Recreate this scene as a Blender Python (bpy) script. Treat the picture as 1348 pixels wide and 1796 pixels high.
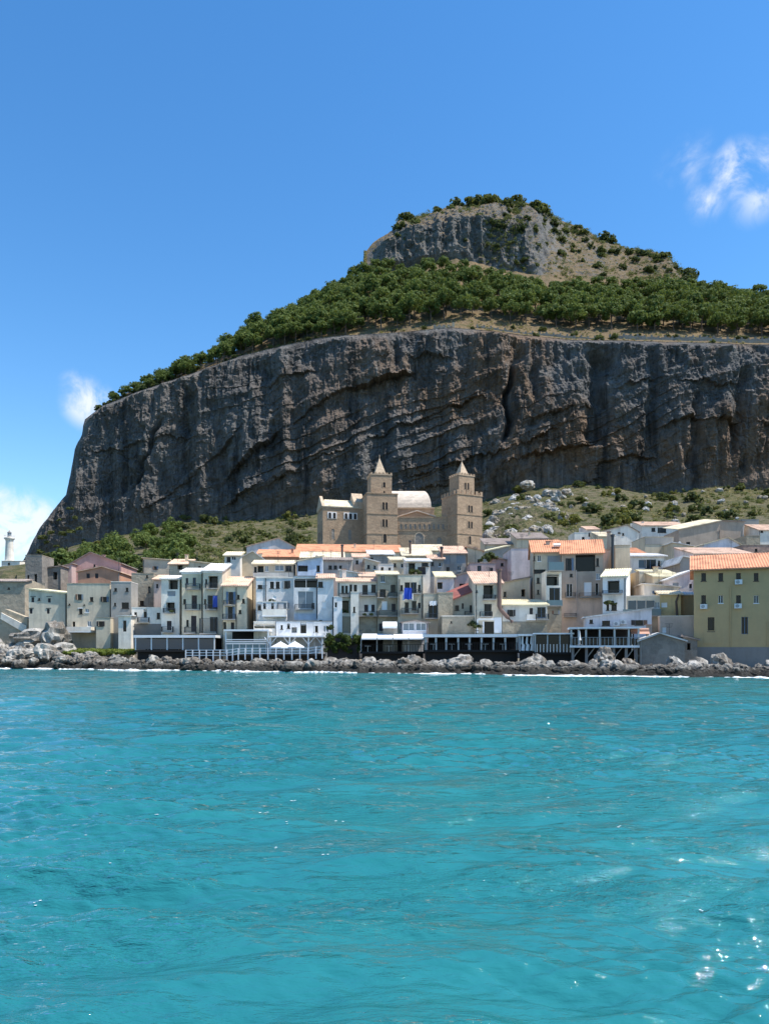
import bpy, bmesh, math, random
import numpy as np
from mathutils import Vector
SC = bpy.context.scene
for o in list(bpy.data.objects): bpy.data.objects.remove(o)
COL = SC.collection
R = math.radians
# ------------------------------------------------------------------ camera
F, HOR, CH, CX = 1297.0, 1134.0, 3.0, 674.0      # focal length and horizon in photo pixels, eye height
cam = bpy.data.cameras.new('camera'); camo = bpy.data.objects.new('camera', cam); COL.objects.link(camo)
camo.location = (0, 0, CH); camo.rotation_euler = (R(90), 0, 0)
cam.sensor_fit = 'VERTICAL'; cam.sensor_height = 36; cam.lens = 36 * F / 1796
cam.shift_y = (HOR - 898) / 1796; cam.clip_start = 0.3; cam.clip_end = 40000
SC.camera = camo
# ------------------------------------------------------------------ light
SUN_EL, SUN_AZ = R(62), R(103)        # azimuth from +Y (view direction) towards +X
world = bpy.data.worlds.new('World'); SC.world = world; world.use_nodes = True
wn = world.node_tree; wn.nodes.clear()
def N(t, kind, **kw):
    n = t.nodes.new(kind)
    for k, v in kw.items():
        if k.startswith('i_'):
            key = k[2:]; n.inputs[int(key) if key.isdigit() else key.replace('_', ' ')].default_value = v
        else: setattr(n, k, v)
    return n
def L(t, a, b): t.links.new(a, b)
sky = N(wn, 'ShaderNodeTexSky', sky_type='NISHITA', sun_disc=False, sun_elevation=SUN_EL, sun_rotation=SUN_AZ,
        altitude=200.0, air_density=1.15, dust_density=0.15, ozone_density=3.2)
bg = N(wn, 'ShaderNodeBackground', i_1=0.143); out = N(wn, 'ShaderNodeOutputWorld')
tc = N(wn, 'ShaderNodeTexCoord')
nz = N(wn, 'ShaderNodeTexNoise', i_Scale=22.0, i_Detail=9.0, i_Roughness=0.62, i_Distortion=0.5)
L(wn, tc.outputs['Generated'], nz.inputs['Vector'])
prev = None
CLOUDS = [(1290,298,38,.72),(1240,352,30,.5),(1262,325,26,.42),(1325,350,36,.42),(1342,280,30,.5),(1205,288,45,.32),(1390,310,50,.6),
          (154,708,40,.8),(134,678,26,.55),(170,700,24,.6),(18,930,66,1.25),(68,912,36,1.1),(5,975,70,1.2),(60,960,50,1.1),(-40,930,70,1.2)]
for px, py, rr, wt in CLOUDS:
    c = Vector(((px-CX)/F, 1, (HOR-py)/F)).normalized()
    d = N(wn, 'ShaderNodeVectorMath', operation='DISTANCE'); L(wn, tc.outputs['Generated'], d.inputs[0]); d.inputs[1].default_value = c
    m = N(wn, 'ShaderNodeMapRange', i_1=0.0, i_2=rr/F*1.25, i_3=wt, i_4=0.0); L(wn, d.outputs['Value'], m.inputs[0])
    if prev is None: prev = m.outputs[0]
    else:
        x = N(wn, 'ShaderNodeMath', operation='MAXIMUM'); L(wn, prev, x.inputs[0]); L(wn, m.outputs[0], x.inputs[1]); prev = x.outputs[0]
nm = N(wn, 'ShaderNodeMapRange', i_1=0.34, i_2=0.62, i_3=0.0, i_4=1.0); L(wn, nz.outputs['Fac'], nm.inputs[0])
mu = N(wn, 'ShaderNodeMath', operation='MULTIPLY'); L(wn, prev, mu.inputs[0]); L(wn, nm.outputs[0], mu.inputs[1])
cm = N(wn, 'ShaderNodeMapRange', i_1=0.02, i_2=0.62, i_3=0.0, i_4=0.92, interpolation_type='SMOOTHSTEP'); L(wn, mu.outputs[0], cm.inputs[0])
mx = N(wn, 'ShaderNodeMix', data_type='RGBA'); mx.inputs['B'].default_value = (4.4, 4.7, 5.1, 1)
hs = N(wn, 'ShaderNodeHueSaturation', i_Saturation=1.28)
L(wn, sky.outputs[0], hs.inputs['Color'])
L(wn, cm.outputs[0], mx.inputs['Factor']); L(wn, hs.outputs[0], mx.inputs['A'])
L(wn, mx.outputs['Result'], bg.inputs[0]); L(wn, bg.outputs[0], out.inputs[0])
sun = bpy.data.lights.new('sun', 'SUN'); sun.energy = 4.6; sun.angle = R(0.53); sun.color = (1, 0.95, 0.86)
suno = bpy.data.objects.new('sun', sun); COL.objects.link(suno); suno.location = (60, 40, 400)
sdir = Vector((math.cos(SUN_EL)*math.sin(SUN_AZ), math.cos(SUN_EL)*math.cos(SUN_AZ), math.sin(SUN_EL)))
suno.rotation_euler = sdir.to_track_quat('Z', 'Y').to_euler()
SC.view_settings.view_transform = 'Standard'; SC.view_settings.look = 'None'
SC.view_settings.exposure = 0.62; SC.view_settings.gamma = 1.0; SC.view_settings.use_curve_mapping = False
SC.render.engine = 'CYCLES'; SC.cycles.use_denoising = True
SC.cycles.max_bounces = 5; SC.cycles.diffuse_bounces = 3; SC.cycles.glossy_bounces = 3; SC.cycles.transmission_bounces = 2
SC.cycles.caustics_reflective = False; SC.cycles.caustics_refractive = False
# ------------------------------------------------------------------ helpers
def W(px, py, Y): return Vector(((px-CX)/F*Y, Y, CH+(HOR-py)/F*Y))
def zat(py, Y): return CH+(HOR-py)/F*Y
def xat(px, Y): return (px-CX)/F*Y
rng = np.random.default_rng(7); random.seed(7)
def _h(ix, iy, iz):
    h = (ix.astype(np.uint32)*np.uint32(374761393)) ^ (iy.astype(np.uint32)*np.uint32(668265263)) ^ (iz.astype(np.uint32)*np.uint32(2246822519))
    h = (h ^ (h >> np.uint32(13)))*np.uint32(1274126177); h = h ^ (h >> np.uint32(16))
    return h.astype(np.float32)/np.float32(2147483648.0)-1.0
def vnoise(x, y, z):
    fx, fy, fz = np.floor(x), np.floor(y), np.floor(z)
    ix, iy, iz = fx.astype(np.int64), fy.astype(np.int64), fz.astype(np.int64)
    a, b, c = x-fx, y-fy, z-fz
    a = a*a*(3-2*a); b = b*b*(3-2*b); c = c*c*(3-2*c)
    def l(p, q, t): return p+(q-p)*t
    return l(l(l(_h(ix,iy,iz),_h(ix+1,iy,iz),a), l(_h(ix,iy+1,iz),_h(ix+1,iy+1,iz),a), b),
             l(l(_h(ix,iy,iz+1),_h(ix+1,iy,iz+1),a), l(_h(ix,iy+1,iz+1),_h(ix+1,iy+1,iz+1),a), b), c)
def fbm(x, y, z, oct=4, gain=.5, ridged=False):
    s = 0; a = 1.0; t = 0
    for k in range(oct):
        n = vnoise(x*2**k+17.3*k, y*2**k+5.1*k, z*2**k+9.7*k)
        if ridged: n = 1-2*np.abs(n)
        s = s+n*a; t += a; a *= gain
    return s/t
def arr(v): return np.asarray(v, dtype=np.float64)
def curve(pts): xs, ys = zip(*pts); return lambda x: np.interp(x, xs, ys)
# ---- materials
def principled(name):
    m = bpy.data.materials.new(name); m.use_nodes = True
    return m, m.node_tree, m.node_tree.nodes['Principled BSDF']
def noise(t, vec, scale, detail=4, rough=.55, sc=(1,1,1), loc=(0,0,0)):
    mp = N(t, 'ShaderNodeMapping'); mp.inputs['Scale'].default_value = sc; mp.inputs['Location'].default_value = loc
    L(t, vec, mp.inputs[0])
    n = N(t, 'ShaderNodeTexNoise', i_Scale=scale, i_Detail=detail, i_Roughness=rough); L(t, mp.outputs[0], n.inputs['Vector'])
    return n.outputs['Fac']
def mrange(t, v, a, b, c=0., d=1.):
    m = N(t, 'ShaderNodeMapRange', i_1=a, i_2=b, i_3=c, i_4=d); L(t, v, m.inputs[0]); return m.outputs[0]
def mix(t, f, a, b, mode='MIX'):
    m = N(t, 'ShaderNodeMix', data_type='RGBA', blend_type=mode)
    for s, v in (('Factor', f), ('A', a), ('B', b)):
        if hasattr(v, 'links'): L(t, v, m.inputs[s])
        else: m.inputs[s].default_value = v if s == 'Factor' else (*v, 1)
    return m.outputs['Result']
def bump(t, p, h, strength=.4, dist=.05):
    b = N(t, 'ShaderNodeBump', i_Strength=strength, i_Distance=dist); L(t, h, b.inputs['Height']); L(t, b.outputs[0], p.inputs['Normal'])
def mul(c, k): return tuple(min(1, x*k) for x in c)
MATS = {}
def stucco(key, col, rough=.9, stain=.8, patch=.6, grime=(.16,.14,.12)):
    m, t, p = principled(key); g = N(t, 'ShaderNodeNewGeometry'); pos = g.outputs['Position']
    n1 = noise(t, pos, .45, 5, .6); n2 = noise(t, pos, .55, 5, .65, sc=(2.6,2.6,.28)); n3 = noise(t, pos, 3.5, 4, .6)
    c = mix(t, mrange(t, n1, .42, .64, 0, patch), col, mul(col, .58))
    c = mix(t, mrange(t, n2, .48, .72, 0, stain), c, mix(t, .5, col, grime))
    c = mix(t, mrange(t, n3, .35, .75, 0, .22), c, mul(col, 1.15))
    L(t, c, p.inputs['Base Color']); p.inputs['Roughness'].default_value = rough; bump(t, p, n3, .35, .05)
    MATS[key] = m
def plain(key, col, rough=.6, metal=0., var=.25, scale=2.0):
    m, t, p = principled(key); g = N(t, 'ShaderNodeNewGeometry')
    n1 = noise(t, g.outputs['Position'], scale, 4)
    L(t, mix(t, mrange(t, n1, .35, .7, 0, var), col, mul(col, .55)), p.inputs['Base Color'])
    p.inputs['Roughness'].default_value = rough; p.inputs['Metallic'].default_value = metal
    MATS[key] = m
def tiles(key, col, col2):
    m, t, p = principled(key); g = N(t, 'ShaderNodeNewGeometry'); pos = g.outputs['Position']
    n1 = noise(t, pos, 3.2, 3, .7); n2 = noise(t, pos, .5, 4, .6); n3 = noise(t, pos, 7., 2, .7)
    c = mix(t, mrange(t, n1, .38, .66), col, col2); c = mix(t, mrange(t, n2, .46, .68, 0, .75), c, mul(col2, .5))
    c = mix(t, mrange(t, n3, .55, .7, 0, .45), c, mul(col, .55))
    L(t, c, p.inputs['Base Color']); p.inputs['Roughness'].default_value = .85; bump(t, p, n3, .5, .05); MATS[key] = m
def stonework(key, col, dark=.5, cell=1.1):
    m, t, p = principled(key); g = N(t, 'ShaderNodeNewGeometry'); pos = g.outputs['Position']
    v = N(t, 'ShaderNodeTexVoronoi', i_Scale=cell); mp = N(t, 'ShaderNodeMapping'); mp.inputs['Scale'].default_value = (1,1,1.7); L(t, pos, mp.inputs[0]); L(t, mp.outputs[0], v.inputs['Vector'])
    bw = N(t, 'ShaderNodeRGBToBW'); L(t, v.outputs['Color'], bw.inputs[0])
    n1 = noise(t, pos, .3, 5, .65); n2 = noise(t, pos, 2.0, 4, .65); n4 = noise(t, pos, .5, 5, .6, sc=(2,2,.3))
    c = mix(t, mrange(t, bw.outputs[0], .1, .9), mul(col, .78), mul(col, 1.18)); c = mix(t, mrange(t, n1, .4, .7, 0, .6), c, mul(col, dark))
    c = mix(t, mrange(t, n4, .55, .8, 0, .5), c, mul(col, .4)); c = mix(t, mrange(t, n2, .35, .75, 0, .4), c, mul(col, 1.3))
    L(t, c, p.inputs['Base Color']); p.inputs['Roughness'].default_value = .95; bump(t, p, n2, .8, .12); MATS[key] = m
def foliage(key, col, col2, dry=None):
    m, t, p = principled(key); g = N(t, 'ShaderNodeNewGeometry'); oi = N(t, 'ShaderNodeObjectInfo'); pos = g.outputs['Position']
    n1 = noise(t, pos, .35, 3); n2 = noise(t, pos, 1.7, 3)
    c = mix(t, mrange(t, n1, .35, .65), col, col2); c = mix(t, mrange(t, oi.outputs['Random'], 0, 1, 0, .65), c, mul(col, .75))
    c = mix(t, mrange(t, n2, .4, .7, 0, .5), c, mul(col2, 1.2))
    L(t, c, p.inputs['Base Color']); p.inputs['Roughness'].default_value = .7; p.inputs['Specular IOR Level'].default_value = .15
    tr = N(t, 'ShaderNodeBsdfTranslucent'); L(t, mix(t, .35, c, (.25,.28,.03)), tr.inputs['Color']); ms = N(t, 'ShaderNodeMixShader', i_0=.32); L(t, p.outputs[0], ms.inputs[1]); L(t, tr.outputs[0], ms.inputs[2])
    L(t, ms.outputs[0], next(q for q in t.nodes if q.type == 'OUTPUT_MATERIAL').inputs[0]); MATS[key] = m
for k, c in dict(white=(.82,.75,.65), bluewhite=(.76,.75,.74), cream=(.75,.63,.45), greygreen=(.65,.57,.44), paleg=(.57,.49,.37), grey=(.34,.32,.29),
                 dgrey=(.20,.19,.18), pink=(.56,.33,.29), terra=(.52,.27,.17), beige=(.66,.54,.38), peach=(.64,.50,.41), ochre=(.66,.49,.24),
                 brown=(.45,.35,.27), lav=(.70,.67,.70), lblue=(.54,.62,.74), pinkw=(.72,.63,.60), rose=(.55,.40,.37), ochred=(.52,.36,.20)).items(): stucco(k, c)
stucco('yellow', (.47,.335,.17), stain=.3, patch=.25, grime=(.25,.22,.14))
stucco('basegrey', (.22,.21,.20), stain=.7)
stonework('stone', (.38,.32,.235)); stonework('dstone', (.24,.215,.185)); stonework('cathedral', (.39,.27,.175), .62, 1.3); stonework('cathlight', (.50,.38,.265), .75, 1.2)
stonework('cathroof', (.62,.52,.42), .7, .8); stonework('brick', (.36,.24,.19))
tiles('t_or', (.70,.33,.18), (.58,.25,.13)); tiles('t_cream', (.78,.70,.50), (.66,.52,.36)); tiles('t_peach', (.74,.54,.40), (.62,.38,.26))
tiles('t_red', (.40,.13,.11), (.30,.12,.10)); tiles('t_dark', (.36,.30,.26), (.26,.20,.17)); tiles('t_white', (.78,.76,.73), (.62,.60,.56)); tiles('t_yel', (.80,.74,.50), (.70,.60,.40))
plain('paint', (.78,.79,.80), .5, var=.12); plain('shadedpaint', (.50,.50,.49), .6, var=.15); plain('iron', (.035,.04,.045), .5, var=.2); plain('rust', (.16,.10,.08), .8, var=.5); plain('darkwood', (.03,.022,.02), .8)  # column paint is the white greyed, with its shade put into the colour
plain('wood', (.24,.13,.08), .7); plain('shutter', (.035,.024,.02), .6); plain('shutterg', (.30,.32,.33), .6); plain('shutterb', (.10,.16,.25), .5); plain('inside', (.012,.012,.013), .9)  # inside is near-black to stand for shade in loggias and arches
plain('deckshade', (.014,.013,.013), .9); plain('cloth_blue', (.015,.06,.42), .9); plain('cloth_white', (.8,.8,.8), .9); plain('cloth_towel', (.05,.09,.38), .9); plain('acwhite', (.7,.7,.7), .5)  # deck material near-black: shade under roofs and decks put into the colour
plain('canvas', (.80,.80,.79), .85, var=.1); plain('curtain', (.45,.5,.6), .8); plain('awn_orange', (.5,.28,.2), .9); plain('teal', (.12,.19,.21), .3); plain('marble', (.72,.68,.64), .7); plain('person_a', (.5,.5,.5), .9)
m, t, p = principled('pane'); p.inputs['Base Color'].default_value = (.006,.006,.008,1); p.inputs['Roughness'].default_value = .2; p.inputs['Specular IOR Level'].default_value = .3; MATS['pane'] = m  # near-black base puts the darkness of unlit rooms into the glass
m, t, p = principled('panelight'); p.inputs['Base Color'].default_value = (.16,.20,.24,1); p.inputs['Roughness'].default_value = .15; MATS['panelight'] = m
m, t, p = principled('blueglass'); p.inputs['Base Color'].default_value = (.028,.055,.09,1); p.inputs['Roughness'].default_value = .12; MATS['blueglass'] = m
foliage('pine', (.085,.125,.034), (.145,.185,.052)); foliage('shrub', (.085,.105,.035), (.16,.17,.06)); foliage('yellowshrub', (.16,.16,.04), (.22,.21,.06)); foliage('hedge', (.03,.055,.018), (.07,.10,.02))
foliage('drygrass', (.34,.27,.13), (.22,.2,.08)); foliage('grass', (.12,.17,.03), (.20,.22,.05)); foliage('darkshrub', (.055,.075,.035), (.085,.105,.04))
plain('bark', (.11,.075,.055), .95)
# ---- meshes
def link(name, me, mat, parent=None):
    o = bpy.data.objects.new(name, me); COL.objects.link(o)
    if mat and not me.materials: me.materials.append(MATS[mat] if isinstance(mat, str) else mat)
    if parent is not None: o.parent = parent
    return o
def tag(o, label, cat, group=None):
    o['label'] = label; o['category'] = cat
    if group: o['group'] = group
    return o
def empty(name, loc, rz=0):
    e = bpy.data.objects.new(name, None); COL.objects.link(e); e.location = loc; e.rotation_euler = (0,0,rz); e.empty_display_size = .5; return e
class MB:
    def __init__(s): s.v = []; s.f = []
    def add(s, vs, fs): n = len(s.v); s.v += [tuple(v) for v in vs]; s.f += [tuple(i+n for i in f) for f in fs]; return s
    def box(s, x0, x1, y0, y1, z0, z1):
        return s.add([(x0,y0,z0),(x1,y0,z0),(x1,y1,z0),(x0,y1,z0),(x0,y0,z1),(x1,y0,z1),(x1,y1,z1),(x0,y1,z1)],
                     [(0,3,2,1),(4,5,6,7),(0,1,5,4),(1,2,6,5),(2,3,7,6),(3,0,4,7)])
    def poly(s, pts): n = len(s.v); s.v += [tuple(p) for p in pts]; s.f.append(tuple(range(n, n+len(pts)))); return s
    def prism(s, pts, d):      # polygon extruded by vector d
        k = len(pts); d = Vector(d); a = [Vector(p) for p in pts]; b = [p+d for p in a]
        return s.add(a+b, [tuple(range(k)), tuple(range(2*k-1, k-1, -1))]+[(i, k+i, k+(i+1) % k, (i+1) % k) for i in range(k)])
    def tube(s, pts, r, n=8, r2=None, cap=True):
        pts = [Vector(p) for p in pts]; k = len(pts); vs = []
        for i, p in enumerate(pts):
            d = (pts[min(i+1, k-1)]-pts[max(i-1, 0)]).normalized()
            u = d.orthogonal().normalized() if abs(d.z) < .99 else Vector((1,0,0)); w = d.cross(u).normalized(); u = w.cross(d).normalized()
            rr = r if r2 is None else r+(r2-r)*i/(k-1)
            for j in range(n): an = 2*math.pi*j/n; vs.append(p+(u*math.cos(an)+w*math.sin(an))*rr)
        fs = [(i*n+j, i*n+(j+1) % n, (i+1)*n+(j+1) % n, (i+1)*n+j) for i in range(k-1) for j in range(n)]
        if cap: fs += [tuple(range(n-1, -1, -1)), tuple(range((k-1)*n, k*n))]
        return s.add(vs, fs)
    def mesh(s, name):
        me = bpy.data.meshes.new(name); me.from_pydata(s.v, [], s.f); me.update(); return me
    def build(s, name, mat, parent=None, smooth=False):
        me = s.mesh(name)
        if smooth: me.polygons.foreach_set('use_smooth', [True]*len(me.polygons))
        return link(name, me, mat, parent)
def grid_mesh(name, P, smooth=True, flip=False):
    n, m = P.shape[:2]; me = bpy.data.meshes.new(name)
    i = np.arange(n*m).reshape(n, m)
    q = np.stack([i[:-1,:-1], i[:-1,1:], i[1:,1:], i[1:,:-1]], -1).reshape(-1, 4)
    if flip: q = q[:, ::-1]
    me.vertices.add(n*m); me.vertices.foreach_set('co', P.reshape(-1).astype(np.float32))
    me.loops.add(q.size); me.loops.foreach_set('vertex_index', q.reshape(-1).astype(np.int32))
    me.polygons.add(len(q)); me.polygons.foreach_set('loop_start', np.arange(0, q.size, 4, dtype=np.int32))
    me.polygons.foreach_set('use_smooth', np.full(len(q), smooth)); me.update(calc_edges=True); return me
def quads_mesh(name, V, smooth=False):   # V: (n,4,3)
    me = bpy.data.meshes.new(name); n = len(V)
    me.vertices.add(n*4); me.vertices.foreach_set('co', V.reshape(-1).astype(np.float32))
    me.loops.add(n*4); me.loops.foreach_set('vertex_index', np.arange(n*4, dtype=np.int32))
    me.polygons.add(n); me.polygons.foreach_set('loop_start', np.arange(0, n*4, 4, dtype=np.int32))
    me.update(calc_edges=True); return me
def leaves(rg, centers, radii, per, size, squash=.8, up=.35):
    """leaf-sized quads scattered over clumps"""
    k = len(centers); c = np.repeat(arr(centers), per, 0); r = np.repeat(arr(radii), per)
    d = rg.normal(size=(k*per, 3)); d[:,2] = d[:,2]+up; d /= np.linalg.norm(d, axis=1, keepdims=True)
    p = c+d*(r*(.55+.5*rg.random(k*per)))[:,None]*np.array([1,1,squash])
    nrm = d+rg.normal(size=d.shape)*.4; nrm /= np.linalg.norm(nrm, axis=1, keepdims=True)
    a = np.cross(nrm, rg.normal(size=d.shape)); a /= np.linalg.norm(a, axis=1, keepdims=True); b = np.cross(nrm, a)
    s = size*(.6+.8*rg.random(k*per))[:,None]
    a = a*s; b = b*s*.62
    return np.stack([p-a*.9, p-b*.8, p+a*.9, p+b], 1)
# ================================================================== LARGE STRUCTURE
def structure(o): o['kind'] = 'structure'; return o
def shoreY(x): return 84.4-.331*x
def ground(x, y):
    t = y-shoreY(x)
    return np.interp(t, [-6,0,5,9,15,22,140,200], [-2.5,-.6,.3,.5,.8,2.4,30.5,42])
# ---- sea
m, t, p = principled('sea'); g = N(t, 'ShaderNodeNewGeometry'); pos = g.outputs['Position']
n0 = noise(t, pos, .06, 3, .5); n1 = noise(t, pos, .5, 3, .5, sc=(.35,1,1))
c = mix(t, mrange(t, n0, .35, .65), (.016,.148,.165), (.022,.178,.186)); c = mix(t, mrange(t, n1, .45, .75, 0, .35), c, (.026,.21,.20))
di = N(t, 'ShaderNodeBsdfDiffuse'); gl = N(t, 'ShaderNodeBsdfGlossy', i_Roughness=.03); lw = N(t, 'ShaderNodeLayerWeight')
pw = N(t, 'ShaderNodeMath', operation='POWER', i_1=2.8); L(t, lw.outputs['Facing'], pw.inputs[0]); ff = mrange(t, pw.outputs[0], 0, 1, .03, .85)
ms = N(t, 'ShaderNodeMixShader'); L(t, ff, ms.inputs[0]); L(t, di.outputs[0], ms.inputs[1]); L(t, gl.outputs[0], ms.inputs[2]); t.nodes.remove(p)
L(t, c, di.inputs['Color']); L(t, ms.outputs[0], next(q for q in t.nodes if q.type == 'OUTPUT_MATERIAL').inputs[0])
b1 = noise(t, pos, 2.4, 6, .62, sc=(.30,1,1)); b2 = noise(t, pos, 10., 4, .6, sc=(.35,1,1))
b3 = noise(t, pos, 9., 4, .6, sc=(.24,1,1), loc=(5,2,0)); pm = mrange(t, noise(t, pos, .55, 4, .6, sc=(.42,1,1), loc=(2,7,0)), .43, .57); hm = N(t, 'ShaderNodeMath', operation='MULTIPLY'); L(t, b3, hm.inputs[0]); L(t, pm, hm.inputs[1]); ha = N(t, 'ShaderNodeMath', operation='MULTIPLY_ADD', i_1=.25); L(t, b2, ha.inputs[0]); L(t, hm.outputs[0], ha.inputs[2])
bu2 = N(t, 'ShaderNodeBump', i_Strength=1.0, i_Distance=.095); L(t, ha.outputs[0], bu2.inputs['Height'])
b0 = noise(t, pos, 1.0, 3, .55, sc=(.38,1,1)); bu0 = N(t, 'ShaderNodeBump', i_Strength=.8, i_Distance=.22); L(t, b0, bu0.inputs['Height']); L(t, bu0.outputs[0], bu2.inputs['Normal'])
bu1 = N(t, 'ShaderNodeBump', i_Strength=.6, i_Distance=.032); L(t, b1, bu1.inputs['Height']); L(t, bu2.outputs[0], bu1.inputs['Normal'])
[L(t, bu1.outputs[0], q.inputs['Normal']) for q in (di, gl, lw)]; MATS['sea'] = m
def waves(X, Y, cell):
    rg = np.random.default_rng(3); z = np.zeros_like(X)
    g1 = vnoise(X*.16+4, Y*.30, X*0+2.5); g2 = vnoise(X*.5+9, Y*.9, X*0+7.5); g3 = vnoise(X*.05+1, Y*.08, X*0+5.5)
    patch = np.clip(.62+.75*g1+.35*g2+.35*g3, .12, 1.6)              # cat's paws: ruffled and smoother patches
    for k in range(64):
        short = k < 42
        lam = .17*(.9/.17)**((k+rg.random())/42) if short else 1.1*(9/1.1)**((k-42+rg.random())/22)
        th = R(264)+rg.normal()*(.30 if short else .42); slope = .088 if short else .050 if lam < 3.2 else .020
        amp = slope*lam/(2*math.pi)*(.6+.8*rg.random())
        kx, ky = math.cos(th)*2*math.pi/lam, math.sin(th)*2*math.pi/lam
        fade = np.clip((lam/np.maximum(cell, 1e-3)-2.2)/2.5, 0, 1)
        ph = kx*X+ky*Y+rg.random()*6.28+1.1*vnoise(X*.13+k*3.1, Y*.13, Y*0+k*7.7)
        z += amp*fade*(np.sin(ph)+.33*np.sin(2*ph)+.12*np.cos(2*ph))*(patch if short else 1)
    return z
nxw = 460; ys = [4.4]
while ys[-1] < 150: ys.append(ys[-1]+min(.85*ys[-1]**2/3891+.004, .9))
ys = np.array(ys); Y0, Y1 = ys[0], ys[-1]; us = np.linspace(-.98, .98, nxw)
YY, UU = np.meshgrid(ys, us, indexing='ij'); XX = UU*(YY+3)
ZZ = waves(XX, YY, np.maximum(YY**2/3891*.9, .015)+.003*YY**.5)
edge = np.minimum(1, np.minimum((.98-np.abs(UU))*25, np.minimum((Y1-YY)/20, (YY-Y0)*2)))
ZZ = ZZ*np.clip(edge, 0, 1)
sea = structure(link('sea', grid_mesh('sea', np.stack([XX, YY, ZZ], -1), flip=True), 'sea'))
# the rest of the sea, far round the fine sheet
mb = MB(); S = 15000; l0, l1 = -.98*(Y0+3), -.98*(Y1+3)
mb.poly([(-S,-S,0),(S,-S,0),(S,Y0,0),(-l0,Y0,0),(l0,Y0,0),(-S,Y0,0)])
mb.poly([(-S,Y0,0),(l0,Y0,0),(l1,Y1,0),(-S,Y1,0)]); mb.poly([(-l0,Y0,0),(S,Y0,0),(S,Y1,0),(-l1,Y1,0)]); mb.poly([(-S,Y1,0),(S,Y1,0),(S,S,0),(-S,S,0)])
structure(mb.build('outer_sea', 'sea'))
# ---- rock materials
def rockmat(key, a, b, warm, warmx=None, dark=(.05,.05,.055), sc=1.0, wet=False, gain=1.0):
    m, t, p = principled(key); g = N(t, 'ShaderNodeNewGeometry'); pos = g.outputs['Position']
    n1 = noise(t, pos, .05*sc, 6, .62); n2 = noise(t, pos, .10*sc, 6, .65, sc=(1.6,1,.16)); n3 = noise(t, pos, .45*sc, 5, .7); n4 = noise(t, pos, .022*sc, 4, .6, loc=(31,7,3)); n5 = noise(t, pos, .16*sc, 5, .7, sc=(2.2,1,.10), loc=(9,1,5))
    c = mix(t, mrange(t, n1, .36, .64), a, b); wf = mrange(t, n4, .43, .56, 0, .9)
    if warmx:
        sx = N(t, 'ShaderNodeSeparateXYZ'); L(t, pos, sx.inputs[0])
        f = mrange(t, sx.outputs['X'], *warmx); mm = N(t, 'ShaderNodeMath', operation='MULTIPLY'); L(t, wf, mm.inputs[0]); L(t, f, mm.inputs[1]); wf = mm.outputs[0]
    c = mix(t, wf, c, mix(t, mrange(t, n2, .35, .65), warm, mul(warm, .62)))
    c = mix(t, mrange(t, n2, .52, .66, 0, .75), c, dark); c = mix(t, mrange(t, n5, .55, .66, 0, .6), c, mul(b, 1.35)); c = mix(t, mrange(t, n3, .50, .74, 0, .5), c, mul(a, .55))
    if wet:
        sz = N(t, 'ShaderNodeSeparateXYZ'); L(t, pos, sz.inputs[0])
        ad = N(t, 'ShaderNodeMath', operation='ADD'); L(t, sz.outputs['Z'], ad.inputs[0]); L(t, mrange(t, n3, 0, 1, -.9, .9), ad.inputs[1])
        c = mix(t, mrange(t, ad.outputs[0], .6, 1.35, 1, 0), c, (.028,.026,.022))
    L(t, c, p.inputs['Base Color']); p.inputs['Roughness'].default_value = .95; p.inputs['Specular IOR Level'].default_value = .2
    n6 = noise(t, pos, .55*sc, 5, .75, sc=(2.0,1,.22), loc=(3,8,1)); c2 = mix(t, mrange(t, n6, .53, .66, 0, .65), c, mul(a, .35)); L(t, c2, p.inputs['Base Color']); bump(t, p, n3, 1., 1.6/sc); MATS[key] = m
rockmat('cliff', (.092,.090,.089), (.158,.150,.142), (.21,.135,.085), (-70, 50, .18, 1.0), dark=(.022,.021,.02))
rockmat('upcliff', (.24,.24,.235), (.36,.34,.31), (.30,.22,.14))
rockmat('shorerock', (.27,.25,.22), (.54,.51,.46), (.18,.15,.12), sc=9, wet=True, dark=(.04,.036,.033))
rockmat('palerock', (.40,.39,.37), (.55,.53,.50), (.3,.24,.16), sc=5, dark=(.12,.12,.12))
def slopemat(key, grass, earth, scrub, sc=1.0):
    m, t, p = principled(key); g = N(t, 'ShaderNodeNewGeometry'); pos = g.outputs['Position']
    n1 = noise(t, pos, .07*sc, 5, .6); n2 = noise(t, pos, .30*sc, 5, .65); n3 = noise(t, pos, 1.2*sc, 4, .7)
    c = mix(t, mrange(t, n1, .40, .62), grass, earth); c = mix(t, mrange(t, n2, .42, .56, 0, .85), c, scrub); c = mix(t, mrange(t, n3, .5, .75, 0, .6), c, mul(scrub, .6))
    L(t, c, p.inputs['Base Color']); p.inputs['Roughness'].default_value = .95; p.inputs['Specular IOR Level'].default_value = .1; bump(t, p, n3, 1., .8); MATS[key] = m
slopemat('talus', (.14,.12,.06), (.165,.14,.10), (.065,.075,.032)); slopemat('upslope', (.36,.26,.14), (.30,.21,.13), (.15,.13,.06)); slopemat('townground', (.3,.28,.25), (.26,.24,.2), (.2,.19,.16))
# ---- ground under the town
xs = np.linspace(-260, 320, 150); tt = np.linspace(-8, 160, 70); TT, XG = np.meshgrid(tt, xs, indexing='ij')
YG = shoreY(XG)+TT; ZG = ground(XG, YG)+.25*vnoise(XG*.3, YG*.3, XG*0)
structure(link('town_ground', grid_mesh('town_ground', np.stack([XG, YG, ZG], -1)), 'townground'))
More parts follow.
